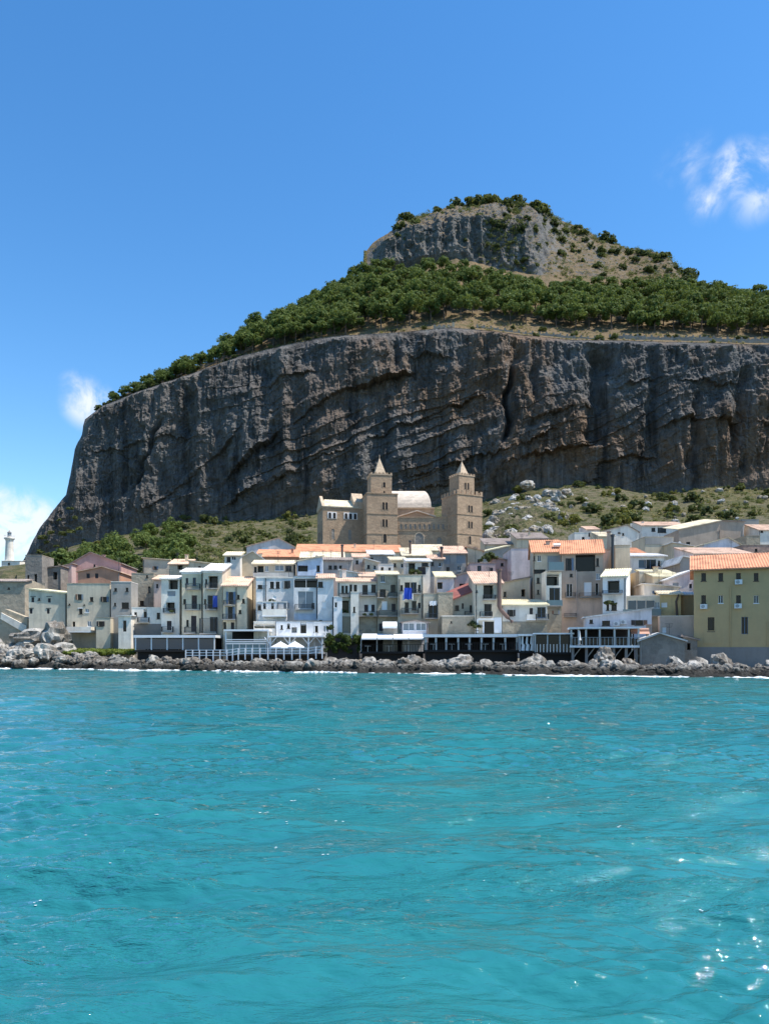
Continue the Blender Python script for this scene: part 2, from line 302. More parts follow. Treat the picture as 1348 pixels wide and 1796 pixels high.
# ---- control curves, photo pixels -> depth
lip_py = curve([(100,770),(152,738),(185,714),(240,692),(330,662),(430,626),(480,614),(560,597),(640,590),(700,586),(790,578),(850,584),(920,592),(1000,600),(1100,602),(1200,604),(1348,608),(1700,620)])
base_py = curve([(0,1000),(45,985),(130,955),(200,938),(320,912),(420,912),(500,905),(560,895),(850,872),(900,858),(960,848),(1050,848),(1150,862),(1250,850),(1348,855),(1700,860)])
Yb = curve([(0,372),(45,370),(150,366),(400,358),(550,352),(850,343),(1000,338),(1348,324),(1700,308)])
Yl = lambda px: Yb(px)+9
sky_py = curve([(152,737),(185,707),(240,682),(300,660),(340,645),(420,612),(480,575),(520,553),(560,530),(600,505),(634,482),(638,444),(655,424),(688,404),(696,388),(745,376),(800,362),(850,353),(900,354),(945,364),(985,388),(1030,404),(1045,415),(1100,436),(1150,443),(1172,450),(1195,480),(1240,507),(1348,530),(1700,560)])
mid_py = curve([(152,737.5),(185,708),(240,684),(300,662),(340,648),(420,615),(480,579),(520,557),(560,534),(600,509),(634,486),(640,472),(700,472),(760,462),(800,452),(880,472),(1000,492),(1100,496),(1200,506),(1240,514),(1348,534),(1700,564)])
Ym = curve([(152,377),(240,382),(340,392),(480,410),(560,428),(634,448),(800,452),(1000,455),(1200,450),(1348,440),(1700,430)])
Ysk = curve([(152,378),(240,384),(340,395),(480,414),(560,433),(634,453),(642,462),(700,486),(850,505),(940,510),(1000,530),(1100,525),(1200,475),(1240,458),(1348,445),(1700,435)])
# ---- cliff face
nu, nv = 1050, 330
u = np.linspace(0, 1, nu); u = u**1.12; v = np.linspace(-.22, 1, nv); V, U = np.meshgrid(v, u, indexing='ij')
lipx, basx = 152+U*(1640-152), 45+U*(1640-45)
bl = np.interp(V, [-.22,0,.24,.47,.63,.79,.89,1], [-.2,0,.28,.70,.78,.84,.96,1])
PX = basx+(lipx-basx)*bl; PY = base_py(basx)+(lip_py(lipx)-base_py(basx))*V
YC = Yb(basx)+(Yl(lipx)-Yb(basx))*np.maximum(V, 0)**2.0
def seglines(px, py, lines):
    """overhang steps: rock above each line stands proud of the rock below it"""
    d = np.zeros_like(px)
    for pts, amp, ln in lines:
        xs_, ys_ = zip(*pts); w = 6*vnoise(px*.04, px*0+amp, px*0)+3*vnoise(px*.13, px*0+amp, px*0)+2.2*vnoise(px*.5, px*0+amp, px*0)
        ly = np.interp(px, xs_, ys_)+w; dy = ly-py      # >0 above the line
        m = np.clip(np.minimum(px-xs_[0], xs_[-1]-px)/40, 0, 1)
        amp = amp*.62; m = m*np.clip(.75+.9*vnoise(px*.03, px*0+amp*9, px*0), .1, 1.3)
        d += amp*m*np.where(dy > 0, np.exp(-dy/ln), -.35*np.exp(dy/14))*np.clip((dy+3)/3, 0, 1)**.5*np.where(dy>-3, 1, 0)+amp*m*np.where(dy<=-3, -.35*np.exp((dy)/14), 0)
    return d
LEDGES = [([(395,850),(441,806),(500,760),(586,702),(640,682),(702,661),(760,640)], 7.5, 55), ([(380,905),(440,868),(500,838),(545,818),(610,789),(666,768),(735,738),(785,720),(860,700)], 5, 40),
          ([(700,840),(770,826),(830,808),(893,790),(960,765),(1011,722),(1040,716)], 5, 45), ([(860,842),(893,812),(960,797),(1023,782),(1060,778)], 6, 38), ([(1020,835),(1040,822),(1100,806),(1150,800)], 6, 34),
          ([(720,862),(790,850),(850,842)], 4, 20), ([(240,905),(330,850),(400,790),(440,750)], 3.5, 40), ([(1130,760),(1200,735),(1300,742),(1400,750)], 4, 60), ([(900,750),(960,738),(1012,716)], 3.5, 30), ([(960,880),(1010,850),(1060,838)], 5, 22),
          ([(150,800),(230,792),(300,770),(370,772)], 1.8, 40), ([(640,640),(720,628),(800,640)], 3, 35), ([(1060,690),(1150,672),(1250,680),(1348,668)], 2.2, 40), ([(440,700),(520,668),(600,650)], 2.5, 40)]
D = seglines(PX, PY, LEDGES)
Xw = (PX-CX)/F*YC; Zw = CH+(HOR-PY)/F*YC
D += 7*fbm(Xw*.018, Zw*.006, Xw*0+3, 3) + 5.0*fbm(Xw*.05, Zw*.012, Xw*0+8, 3, ridged=True)
str_ = Zw*.94-Xw*.32                                  # dipping strata
D += 2.2*fbm(Xw*.02, str_*.11, Xw*0+1, 3, ridged=True)*np.interp(PX, [100,400,1400], [.4,1,.8])
fl = 2.6*fbm(Xw*.16+.6*vnoise(Zw*.05,Xw*.1,Xw*0), Zw*.022, Xw*0+5, 4, .55, ridged=True)
lay = str_/5.2+.8*vnoise(Xw*.03, Zw*.03, Xw*0+2); fr = lay-np.floor(lay)
stm = np.interp(PX, [300,420,700,1100,1400], [.15,.8,1,.8,.35])*np.clip((PY-640)/90, .15, 1)*np.clip(.6+1.2*vnoise(Xw*.04, str_*.05, Xw*0+12), 0, 1.3)
D += 1.5*stm*(1-fr)**2*(.4+.6*_h(np.floor(lay).astype(np.int64), np.floor(Xw*.05).astype(np.int64)*0, np.floor(Xw*0).astype(np.int64))**2)
def steps(n, k): return np.round(n*k)/k
D += .75*fl + 1.5*fbm(Xw*.22, Zw*.16, Xw*0+2, 4, .6) + 2.4*steps(fbm(Xw*.09, Zw*.035, Xw*0+21, 3), 5) + 1.6*steps(fbm(Xw*.3, Zw*.11, Xw*0+31, 3), 4) + .9*fbm(Xw*.55, Zw*.35, Xw*0+41, 3, .6, ridged=True)
for cx_, w_, y0, y1, dp in [(886,5,640,790,9),(1042,20,610,790,11),(905,14,590,660,6),(930,9,600,780,3),(265,4,740,870,4),(690,10,590,670,4),(470,12,640,700,4),(1135,9,620,800,4),(560,14,600,690,3),(330,8,680,840,3.5),(1210,8,690,840,4),(1290,10,640,800,4)]:
    cxx = cx_+(PY-(y0+y1)/2)*(-.06 if cx_ != 265 else -.45)+5*vnoise(PY*.06, PX*0+cx_, PX*0)
    D -= dp*np.exp(-((PX-cxx)/w_)**2)*np.clip(np.minimum(PY-y0, y1-PY)/25, 0, 1)
topfade = np.clip((1-V)/.05, .12, 1); D *= topfade; D *= np.clip(.35+.65*V/.14, .35, 1); YC = YC-2
D *= np.clip(U/.02+.15, .15, 1)
Zc = Zw+.9*fbm(Xw*.2, Zw*.2, Xw*0+11, 3)*topfade
P = np.stack([Xw, YC-D, Zc], -1)
back = np.repeat(P[:, :1], 40, 1); kk = np.linspace(1, 0, 40)[None,:]; back[..., 1] += kk*170; back[..., 0] += -0*kk+3*fbm(back[...,1]*.05, back[...,2]*.05, back[...,0]*0, 3)*np.clip(kk*6, 0, 1); back[..., 2] -= kk*35*np.clip(v+.1, 0, 1)[:, None]
cliff = structure(link('cliff', grid_mesh('cliff', np.concatenate([back[:, :-1], P], 1), smooth=False), 'cliff'))
# ---- slope above the cliff and the summit crag
nu2 = 700; px1 = np.linspace(152, 1640, nu2); w1 = np.concatenate([np.linspace(0, 1, 90), np.linspace(1, 2, 131)[1:], np.linspace(2, 3, 30)[1:]])
Wv, PXu = np.meshgrid(w1, px1, indexing='ij')
def up_point(px, w):
    a, b, c = lip_py(px), mid_py(px), sky_py(px); ya, yb, yc = Yl(px), Ym(px), Ysk(px)
    e = np.clip(w, 0, 1); f = np.clip(w-1, 0, 1); gk = np.clip(w-2, 0, 1)
    crag = np.clip(np.minimum(px-636, 960-px)/40, 0, 1)
    f2 = f+(np.interp(f, [0,.06,.74,.84,1], [0,.01,.05,.30,1])-f)*crag     # the crag stands steep
    py = a+(b-a)*e**.92+(c-b)*f; Y = ya+(yb-ya)*e+(yc-yb)*f2
    X = (px-CX)/F*Y; Z = CH+(HOR-py)/F*Y
    return X, Y+gk*160, Z-gk*gk*150
X2, Y2, Z2 = up_point(PXu, Wv)
rough = np.clip(np.minimum(Wv/.06, 1), 0, 1)
crag = np.clip(np.minimum(PXu-640, 975-PXu)/50, 0, 1)*np.clip((Wv-1.0)/.1, 0, 1)*np.clip((2.05-Wv)/.15, 0, 1)
Z2 = Z2+rough*(.7*fbm(X2*.12, Y2*.12, Z2*.1, 4))*np.clip((3-Wv), 0, 1)
Y2 = Y2-crag*(2.6*np.round(4*fbm(X2*.13, Z2*.06, Y2*0+14, 3))/4+1.6*fbm(X2*.4, Z2*.2, Y2*0+16, 3, .6, ridged=True)+4.5*fbm(X2*.05, Z2*.02, Y2*0+4, 3)+4*fbm(X2*.11, Z2*.035, Y2*0, 4, .6, ridged=True)+2*fbm(X2*.25, Z2*.25, Y2*0+6, 3))
out_ = np.clip(np.minimum(PXu-950, 1230-PXu)/40, 0, 1)*np.clip((Wv-1.02)/.1, 0, 1)*np.clip((2-Wv)/.1, 0, 1)
Z2 = Z2+out_*2.2*fbm(X2*.09, Y2*.09, Z2*0+3, 4, .6, ridged=True)
m, t, p = principled('uphill'); g = N(t, 'ShaderNodeNewGeometry'); sx = N(t, 'ShaderNodeSeparateXYZ'); L(t, g.outputs['True Normal'], sx.inputs[0])
pos = g.outputs['Position']; n1 = noise(t, pos, .06, 5, .6); n2 = noise(t, pos, .28, 5, .65); n3 = noise(t, pos, 1.0, 4, .7); n2b = noise(t, pos, .2, 5, .6, sc=(1,1,.25))
gr = mix(t, mrange(t, n1, .42, .62), (.19,.135,.075), (.15,.108,.066)); gr = mix(t, mrange(t, n2, .50, .64, 0, .8), gr, (.085,.08,.038)); gr = mix(t, mrange(t, n3, .56, .75, 0, .5), gr, (.34,.31,.27))
rk = mix(t, mrange(t, n1, .38, .62), (.10,.098,.096), (.165,.158,.15)); rk = mix(t, mrange(t, n2b, .5, .66, 0, .7), rk, (.035,.035,.036)); rk = mix(t, mrange(t, n3, .5, .75, 0, .4), rk, (.34,.33,.31))
ad = N(t, 'ShaderNodeMath', operation='ADD'); L(t, sx.outputs['Z'], ad.inputs[0]); L(t, mrange(t, n2, 0, 1, -.16, .16), ad.inputs[1])
L(t, mix(t, mrange(t, ad.outputs[0], .50, .62), rk, gr), p.inputs['Base Color']); p.inputs['Roughness'].default_value = .95; p.inputs['Specular IOR Level'].default_value = .1; bump(t, p, n3, 1, .8); MATS['uphill'] = m
structure(link('upper_hill', grid_mesh('upper_hill', np.stack([X2, Y2, Z2], -1), smooth=False), 'uphill'))
# ---- slope between the town and the foot of the cliff
bot_py = curve([(-500,1010),(0,1010),(60,1014),(150,1014),(300,1008),(450,980),(540,972),(850,962),(950,950),(1100,936),(1200,930),(1348,925),(1700,920)])
Ybot = curve([(-500,230),(0,215),(60,190),(150,176),(300,186),(450,214),(540,236),(850,240),(950,232),(1100,230),(1200,230),(1348,228),(1700,225)])
nu3, nw3 = 620, 130
px3 = np.linspace(30, 1640, nu3); w3 = np.linspace(-.25, 1.12, nw3); W3, PX3 = np.meshgrid(w3, px3, indexing='ij')
def talus_point(px, w):
    py = bot_py(px)+(base_py(px)-bot_py(px))*w; Y = Ybot(px)+(Yb(px)+3-Ybot(px))*w
    hump = np.exp(-((px-905)/75)**2)*np.exp(-((w-.35)/.3)**2)
    Y = Y-hump*22
    return (px-CX)/F*Y, Y, CH+(HOR-py)/F*Y
X3, Y3, Z3 = talus_point(PX3, W3)
rk3 = np.exp(-((PX3-915)/85)**2)*np.exp(-((W3-.35)/.4)**2)
Z3 = Z3+1.3*fbm(X3*.08, Y3*.08, Z3*.05, 4)+rk3*(3.2*fbm(X3*.13, Y3*.13, Z3*.1, 4, .6, ridged=True)); Z3 = np.where(W3 < 0, Z3+W3*30, Z3)
structure(link('hill_slope', grid_mesh('hill_slope', np.stack([X3, Y3, Z3], -1), smooth=False), 'talus'))
# headland behind the left houses
xh = np.linspace(-330, -105, 90); yh = np.linspace(215, 420, 60); YH, XH = np.meshgrid(yh, xh, indexing='ij')
ZH = 24.5+9.5*np.clip((YH-222)/58, 0, 1)-np.clip((-215-XH)/18, 0, 3)**2*3+3*fbm(XH*.04, YH*.04, XH*0, 4)-np.clip((235-YH)/8, 0, 3)**2*3-np.clip((YH-360)/20, 0, 4)**2*3
structure(link('headland', grid_mesh('headland', np.stack([XH, YH, ZH], -1)), 'talus'))
# ---- rocky shore shelf
sx_ = np.linspace(-95, 70, 760); tx = np.linspace(-2.0, 13, 70); TS, XS = np.meshgrid(tx, sx_, indexing='ij'); YS = shoreY(XS)+TS+1.6*vnoise(XS*.12, XS*0, XS*0)
top = np.interp(XS, [-95,-46,-38,-30,-5,40,70], [1.7,1.5,.7,.34,.28,.2,.2])
ZS = np.interp(TS, [-2,-.6,1.0,3.5,8,13], [-1.5,-.5,.35,.8,1,.6])*top
ZS += np.interp(TS, [-2,0,3,8,13], [.2,.6,1.05,.75,.3])*(1.0*fbm(XS*.55, YS*.55, XS*0, 5, .6, ridged=True)+.35*fbm(XS*1.7, YS*1.7, XS*0+4, 3, .6))
structure(link('rocky_shore', grid_mesh('rocky_shore', np.stack([XS, YS, ZS], -1), smooth=False), 'shorerock'))
# ================================================================== BUILDINGS
def Yf(px): return 115-.023*px
def roof_sheet(mb, a, b, c, d, tile=True, th=.14, per=.30):
    """a,b = eave left/right, c,d = ridge right/left; rows of half-round tiles run from eave to ridge"""
    a, b, c, d = map(Vector, (a, b, c, d)); w = max((b-a).length, (c-d).length); n = max(2, int(w/per)*4) if tile else 1
    nr = (b-a).cross(d-a).normalized(); nr = nr if nr.z > 0 else -nr
    vs = []
    for i in range(n+1):
        t = i/n; h = .045*math.cos(i*math.pi/2) if tile else 0
        vs += [a.lerp(b, t)+nr*h, d.lerp(c, t)+nr*h]
    fs = [(2*i, 2*i+2, 2*i+3, 2*i+1) for i in range(n)]; mb.add(vs, fs)
    dn = Vector((0,0,-th)); mb.add([a+dn, b+dn, c+dn, d+dn], [(3,2,1,0)])
    for p, q in ((a,b),(b,c),(c,d),(d,a)): mb.add([p, q, q+dn, p+dn], [(0,3,2,1)])
WTYPES = {'w': ('paint','pane',.16), 'b': ('shutter','pane',.16), 's': ('shutter','shutter',.07), 'g': ('shutterg','shutterg',.07), 'd': ('shutter','pane',.2), 'p': ('paint','paint',.1),
          'l': ('paint','panelight',.1), 'L': ('inside','pane',1.3), 'n': ('shutterb','pane',.14), 't': ('paint','blueglass',.1)}  # loggia (L): near-black frame and back panel stand for the recess shade
RNG = random.Random(11)
class Facade:
    """front plane of a building seen at photo columns x0..x1, turned by yaw; converts photo pixels into wall coordinates"""
    def __init__(s, x0, x1, Y, yaw):
        s.Y, s.th = Y, R(yaw); s.cx = xat((x0+x1)/2, Y); s.cy = Y
    def lx(s, px): k = (px-CX)/F; return (k*s.Y-s.cx)/(math.cos(s.th)-k*math.sin(s.th))
    def lz(s, px, py): return zat(py, s.Y+s.lx(px)*math.sin(s.th))
def railing(mb, x0, x1, y0, y1, z0, z1, step=.16, th=.018):
    for (ax, ay, bx, by) in ((x0,y0,x1,y0),(x0,y0,x0,y1),(x1,y0,x1,y1)):
        mb.box(min(ax,bx)-.03, max(ax,bx)+.03, min(ay,by)-.03, max(ay,by)+.03, z1-.05, z1)
        ln = math.hypot(bx-ax, by-ay); n = max(1, int(ln/step))
        for i in range(n+1):
            x, y = ax+(bx-ax)*i/n, ay+(by-ay)*i/n; mb.box(x-th, x+th, y-th, y+th, z0, z1-.05)
def house(name, label, x0, x1, yt, yb, Y, col, dep=8, roof='flat', ry=None, rd=None, xr=None, wins='', bals=(), yaw=None, rcol='t_cream', chim=(), pipes=(), ac=(), ant=(), cat='house', foot=None, over=.28, bands=()):
    if yaw is None: yaw = 4 if x1 < 760 else 0
    fc = Facade(x0, x1, Y, yaw); lx = fc.lx; a, b = lx(x0), lx(x1); zt = zat(yt, Y); zb = min(zat(yb, Y), float(ground(fc.cx, Y))-.6) if foot is None else foot
    root = empty(name, (fc.cx, Y, zb), fc.th); tag(root, label, cat)
    H = zt-zb; rects = []
    for spec in wins.split(';') if wins else []:
        v = spec.split(); k = v[0]; px, py, w, h = map(float, v[1:5]); w *= 1.16; h *= 1.08
        q = [lx(px-w/2), lx(px+w/2), fc.lz(px, py+h/2)-zb, fc.lz(px, py-h/2)-zb]
        q[0] = max(q[0], a+.06); q[1] = min(q[1], b-.06); q[3] = min(q[3], H-.06)
        if q[1]-q[0] > .15 and q[3]-q[2] > .15: rects.append((k, q))
    # front wall with real openings
    xs = sorted({a, b, *[v for k, q in rects for v in q[:2]]}); zs = sorted({0., H, *[v for k, q in rects for v in q[2:]]})
    mb = MB()
    for i in range(len(xs)-1):
        for j in range(len(zs)-1):
            mx_, mz = (xs[i]+xs[i+1])/2, (zs[j]+zs[j+1])/2
            if not any(q[0] < mx_ < q[1] and q[2] < mz < q[3] for k, q in rects):
                mb.add([(xs[i],0,zs[j]),(xs[i+1],0,zs[j]),(xs[i+1],0,zs[j+1]),(xs[i],0,zs[j+1])], [(0,1,2,3)])
    for k, q in rects:
        d = WTYPES[k][2]+.12; x, X, z, Z = q
        mb.add([(x,0,z),(X,0,z),(X,0,Z),(x,0,Z),(x,d,z),(X,d,z),(X,d,Z),(x,d,Z)], [(0,4,5,1),(1,5,6,2),(2,6,7,3),(3,7,4,0)])
    mb.add([(a,0,0),(b,0,0),(b,dep,0),(a,dep,0),(a,0,H),(b,0,H),(b,dep,H),(a,dep,H)], [(1,2,6,5),(2,3,7,6),(3,0,4,7)])
    rm = MB(); tile = rcol.startswith('t_'); ov = over
    if roof == 'flat':
        zr = H-.35; rm.box(a+.2, b-.2, .2, dep-.2, zr-.2, zr)
        for (p0, p1, r0, r1) in ((a-.04,b+.04,-.04,.22),(a-.04,b+.04,dep-.22,dep+.04),(a-.04,a+.22,.22,dep-.22),(b-.22,b+.04,.22,dep-.22)): rm.box(p0, p1, r0, r1, H, H+.1)
        mb.add([(a,.2,H),(b,.2,H),(b,.2,H-.5),(a,.2,H-.5)], [(0,3,2,1)])
    elif roof in ('front', 'gable'):
        rdm = rd if rd is not None else (dep if roof == 'front' else dep/2); zr = zat(ry, Y+rdm)-zb; sl = (zr-H)/rdm
        roof_sheet(rm, (a-ov,-ov*1.2,H-sl*ov*1.2+.16), (b+ov,-ov*1.2,H-sl*ov*1.2+.16), (b+ov,rdm,zr+.16), (a-ov,rdm,zr+.16), tile)
        if roof == 'gable':
            roof_sheet(rm, (b+ov,dep+ov,H-sl*ov+.16), (a-ov,dep+ov,H-sl*ov+.16), (a-ov,rdm+.02,zr+.16), (b+ov,rdm+.02,zr+.16), tile)
            mb.poly([(b,0,H),(b,dep,H),(b,rdm,zr)]); mb.poly([(a,0,H),(a,rdm,zr),(a,dep,H)])
        else:
            mb.poly([(b,0,H),(b,dep,H),(b,rdm,zr)]); mb.poly([(a,0,H),(a,rdm,zr),(a,dep,H)]); mb.poly([(a,dep,H),(a,dep,zr),(b,dep,zr),(b,dep,H)])
    elif roof == 'gablef':
        xm = lx(xr if xr is not None else (x0+x1)/2); zr = zat(ry, Y)-zb
        mb.poly([(a,0,H),(b,0,H),(xm,0,zr)]); mb.poly([(a,dep,H),(xm,dep,zr),(b,dep,H)])
        s1 = (zr-H)/(xm-a); s2 = (zr-H)/(b-xm)
        roof_sheet(rm, (a-ov,dep,H-s1*ov+.12), (a-ov,-ov,H-s1*ov+.12), (xm,-ov,zr+.12), (xm,dep,zr+.12), tile)
        roof_sheet(rm, (b+ov,-ov,H-s2*ov+.12), (b+ov,dep,H-s2*ov+.12), (xm+.01,dep,zr+.12), (xm+.01,-ov,zr+.12), tile)
    elif roof in ('shedr', 'shedl'):      # single slope across the front: high side right / left
        zr = zat(ry, Y)-zb; hi, lo = (b, a) if roof == 'shedr' else (a, b); bk = rd or 0
        mb.poly([(a,0,H),(b,0,H),(hi,0,zr)]); mb.poly([(hi,0,H),(hi,dep,H),(hi,dep,zr),(hi,0,zr)]); mb.poly([(b,dep,H),(a,dep,H),(hi,dep,zr)])
        sg = 1 if hi > lo else -1; s1 = (zr-H)/abs(hi-lo)
        roof_sheet(rm, (lo-sg*ov,-ov,H-s1*ov+.12), (lo-sg*ov,dep,H-s1*ov+.12+bk), (hi+sg*ov,dep,zr+s1*ov+.12+bk), (hi+sg*ov,-ov,zr+s1*ov+.12), tile)
    w = mb.build('wall', col, root); r = rm.build('roof', rcol, root)
    for k, q in rects:
        fm, pm, d = WTYPES[k]; x, X, z, Z = q; fw = min(.05, (X-x)*.12)
        f = MB(); 
        for bx in ((x,x+fw,z,Z),(X-fw,X,z,Z),(x+fw,X-fw,z,z+fw),(x+fw,X-fw,Z-fw,Z)): f.box(bx[0],bx[1],d,d+.07,bx[2],bx[3])
        if k in 'wbln' and X-x > .45: f.box((x+X)/2-.03,(x+X)/2+.03,d,d+.06,z+fw,Z-fw)
        if k in 'wbnl' and Z-z < 1.7: f.box(x-.08, X+.08, -.07, .1, z-.08, z-.005)      # sill
        fo = f.build('door' if k in 'd' else 'loggia' if k == 'L' else 'window', fm, root)
        ww = (X-x)*.5
        if k in 'bn' and .5 < X-x < 1.3 and RNG.random() < .4 and not any(q2 is not q and q2[0] < X+ww+.1 and q2[1] > x-ww-.1 and q2[2] < Z and q2[3] > z for _, q2 in rects) and x-ww > a+.05 and X+ww < b-.05:
            for s0, s1 in ((x-ww, x-.02), (X+.02, X+ww)):
                sh = MB().box(s0, s1, -.07, -.025, z, Z)
                for i in range(max(3, int((Z-z)/.16))): zz = z+.05+i*.16; sh.box(s0+.06, s1-.06, -.085, -.07, zz, min(zz+.09, Z-.02))
                sh.build('shutter', RNG.choice(['shutter','shutterg','wood','shutterb']), fo)
        pm_ = MB()
        if k in 'sg':
            n = max(3, int((Z-z)/.14)); hstep = (Z-z-2*fw)/n
            for i in range(n): zz = z+fw+i*hstep; pm_.add([(x+fw,d+.01,zz),(X-fw,d+.01,zz),(X-fw,d+.05,zz+hstep),(x+fw,d+.05,zz+hstep)], [(0,1,2,3)])
            pm_.build('shutter', pm, fo)
        else: pm_.box(x+fw, X-fw, d+.04, d+.10, z+fw, Z-fw).build('pane', pm, fo)
    for bl in bals:
        p0, p1, y0, y1 = bl[:4]; kind = bl[4] if len(bl) > 4 else 'iron'; dpt = bl[5] if len(bl) > 5 else .85
        A, B = lx(p0), lx(p1); z0, z1 = fc.lz((p0+p1)/2, y1)-zb, fc.lz((p0+p1)/2, y0)-zb
        s = MB().box(A, B, -dpt, -.01, z0-.14, z0).build('balcony', 'paint' if kind in ('white','solid') else 'grey', root)
        rl = MB()
        if kind == 'solid' or kind in MATS and kind not in ('iron',):
            for q in ((A,B,-dpt,-dpt+.12),(A,A+.12,-dpt+.12,-.01),(B-.12,B,-dpt+.12,-.01)): rl.box(*q, z0, z1)
            rl.build('parapet', 'white' if kind == 'solid' else kind, s)
        else: railing(rl, A+.04, B-.04, -dpt+.05, -.04, z0, z1); rl.build('railing', 'paint' if kind == 'white' else 'iron', s)
    for cpx, cy0, cy1, wpx, back in chim:
        X_ = lx(cpx); wd = wpx/F*Y/2; z1 = zat(cy0, Y+back)-zb; z0 = zat(cy1, Y+back)-zb-1.0
        c = MB().box(X_-wd, X_+wd, back-wd, back+wd, z0, z1).build('chimney', col, root); MB().box(X_-wd-.08, X_+wd+.08, back-wd-.08, back+wd+.08, z1+.01, z1+.16).build('chimney_cap', 'brick', c)
    for ppx, p0, p1, mt in pipes:
        X_ = lx(ppx); mbp = MB(); mbp.tube([(X_,-.08,fc.lz(ppx,p1)-zb),(X_,-.08,fc.lz(ppx,p0)-zb)], .055, 6); mbp.build('drainpipe', mt, root)
    for apx, apy in ac:
        X_ = lx(apx); zz = fc.lz(apx, apy)-zb; s = MB().box(X_-.38, X_+.38, -.38, -.04, zz-.27, zz+.27).build('air_conditioner', 'acwhite', root)
        MB().tube([(X_-.08,-.395,zz),(X_-.08,-.385,zz)], .2, 12).build('fan_grille', 'shutterg', s)
    for tpx, ty, back in ant:
        X_ = lx(tpx); z1 = zat(ty, Y+back)-zb; mba = MB(); mba.tube([(X_,back,z1-2.6),(X_,back,z1)], .03, 5)
        for q, ww in ((.1,.5),(.35,.62),(.6,.5)): mba.box(X_-ww, X_+ww, back-.015, back+.015, z1-q-.015, z1-q+.015)
        mba.build('antenna', 'iron', root)
    if cat == 'house' and not pipes and RNG.random() < .5 and b-a > 3:
        X_ = (b-.12) if RNG.random() < .5 else (a+.12); MB().tube([(X_,-.07,.5),(X_,-.07,H-.1)], .05, 6).build('drainpipe', RNG.choice(['iron','rust','grey']), root)
    if cat == 'house' and not chim and roof in ('front','gable','gablef') and RNG.random() < .45 and b-a > 3.5:
        X_ = RNG.uniform(a+.8, b-.8); bk = dep*.45; cz = H+RNG.uniform(1.0, 1.9)+(zat(ry, Y)-zb-H)*.5; cc = MB().box(X_-.28, X_+.28, bk-.28, bk+.28, H-.5, cz).build('chimney', col, root); MB().box(X_-.36, X_+.36, bk-.36, bk+.36, cz+.005, cz+.12).build('chimney_cap', 'brick', cc)
    if cat == 'house' and not ant and Y < 165 and RNG.random() < .6 and b-a > 3:
        X_ = RNG.uniform(a+.8, b-.8); bk = min(dep*.6, RNG.uniform(2, 4)); mba = MB(); z0 = H-.3; z1 = H+RNG.uniform(1.8, 3.2); mba.tube([(X_,bk,z0),(X_,bk,z1)], .03, 5)
        for q in range(4): mba.box(X_-.45+.06*q, X_+.45-.06*q, bk-.015, bk+.015, z1-.15*q-.02, z1-.15*q+.02)
        mba.build('antenna', 'iron', root)
    if cat == 'house' and Y < 150 and RNG.random() < .16 and b-a > 3 and roof != 'gablef':
        X_ = RNG.uniform(a+.6, b-.6); bk = .3; md = MB(); zc_ = H+.7; k_ = 10
        md.add([(X_+.3*math.cos(2*math.pi*j/k_), bk-.12, zc_+.3*math.sin(2*math.pi*j/k_)) for j in range(k_)]+[(X_, bk, zc_)], [(j, (j+1) % k_, k_) for j in range(k_)]); md.tube([(X_,bk,H-.2),(X_,bk,zc_)], .03, 5); md.build('satellite_dish', 'acwhite', root)
    for (p0, p1, y0, y1, mt) in bands:
        A, B = lx(p0), lx(p1); MB().box(A, B, -.06, -.004, fc.lz(p0, y1)-zb, fc.lz(p0, y0)-zb).build('wall_band', mt, root)
    return root, fc, zb
h = house
# ---------------- front row, left to right
h('stone_house', 'long plain grey stone building cut off by the left edge of the picture', -70, 44, 1020, 1075, 128, 'stone', 9, 'front', 1017, 3, rcol='t_dark', wins='b -20 1045 6 9;b 16 1032 3 3')
h('grey_house', 'grey green house with small shuttered windows standing on a rock at the left', 51, 117, 1041, 1108, 113.5, 'greygreen', 8, 'shedl', 1034, rcol='t_yel', rd=.5,
  wins='s 58 1052 4 8;b 69 1051 3 4;s 87 1053 4 7;s 55 1072 4 8;s 85 1072 4 8', pipes=[(116,1042,1120,'iron')], bands=[(54,63,1045.6,1046.6,'iron'),(82,92,1045.6,1046.6,'iron'),(51.5,60,1066.2,1067.2,'iron'),(81,90,1066.2,1067.2,'iron')])
h('pale_grey_house', 'pale grey weathered house with scattered small windows right of the grey green house', 118, 193, 1024, 1142, 112.5, 'paleg', 8, 'flat', rcol='stone',
  wins='b 140 1047 6 9;b 161 1051 5 7;b 184 1051 6 8;b 142 1072 5 9;l 153 1071 6 6;b 122 1060 2.5 2.5;b 148 1061 2 2;d 130 1095 4 9;l 157 1094 6 9', bals=[(126,168,1100,1108,'solid',2.2)], bands=[(137,146,1066,1067.2,'paint')])
h('annex', 'low grey lean-to annex at the foot of the pale grey house', 169, 194, 1084, 1142, 109.8, 'paleg', 2.2, 'flat', rcol='stone', wins='b 177 1094 6 8')
h('dark_grey_house', 'tall dark grey windowless-looking house beside the small white house', 195, 230, 1021, 1142, 111.5, 'grey', 4, 'flat', rcol='white', wins='b 203 1034 4 5;b 223 1034 4 6;b 202 1060 3 5;b 220 1062 11 10')
h('white_cottage', 'tiny white lean-to with one dark door under the dark grey house', 208, 230, 1081, 1142, 108.6, 'white', 2.6, 'shedr', 1080, rcol='t_white', wins='d 219 1098 5 18')
h('white_terrace_house', 'small white house with roof terrace and one small iron balcony', 231, 283, 1066, 1142, 110.5, 'white', 8, 'flat', rcol='white', wins='b 238 1077 4 6;d 255 1076 5 14;b 278 1080 5 10', bals=[(243,263,1083,1091)],
  bands=[(231,283,1094,1142,'dgrey')])
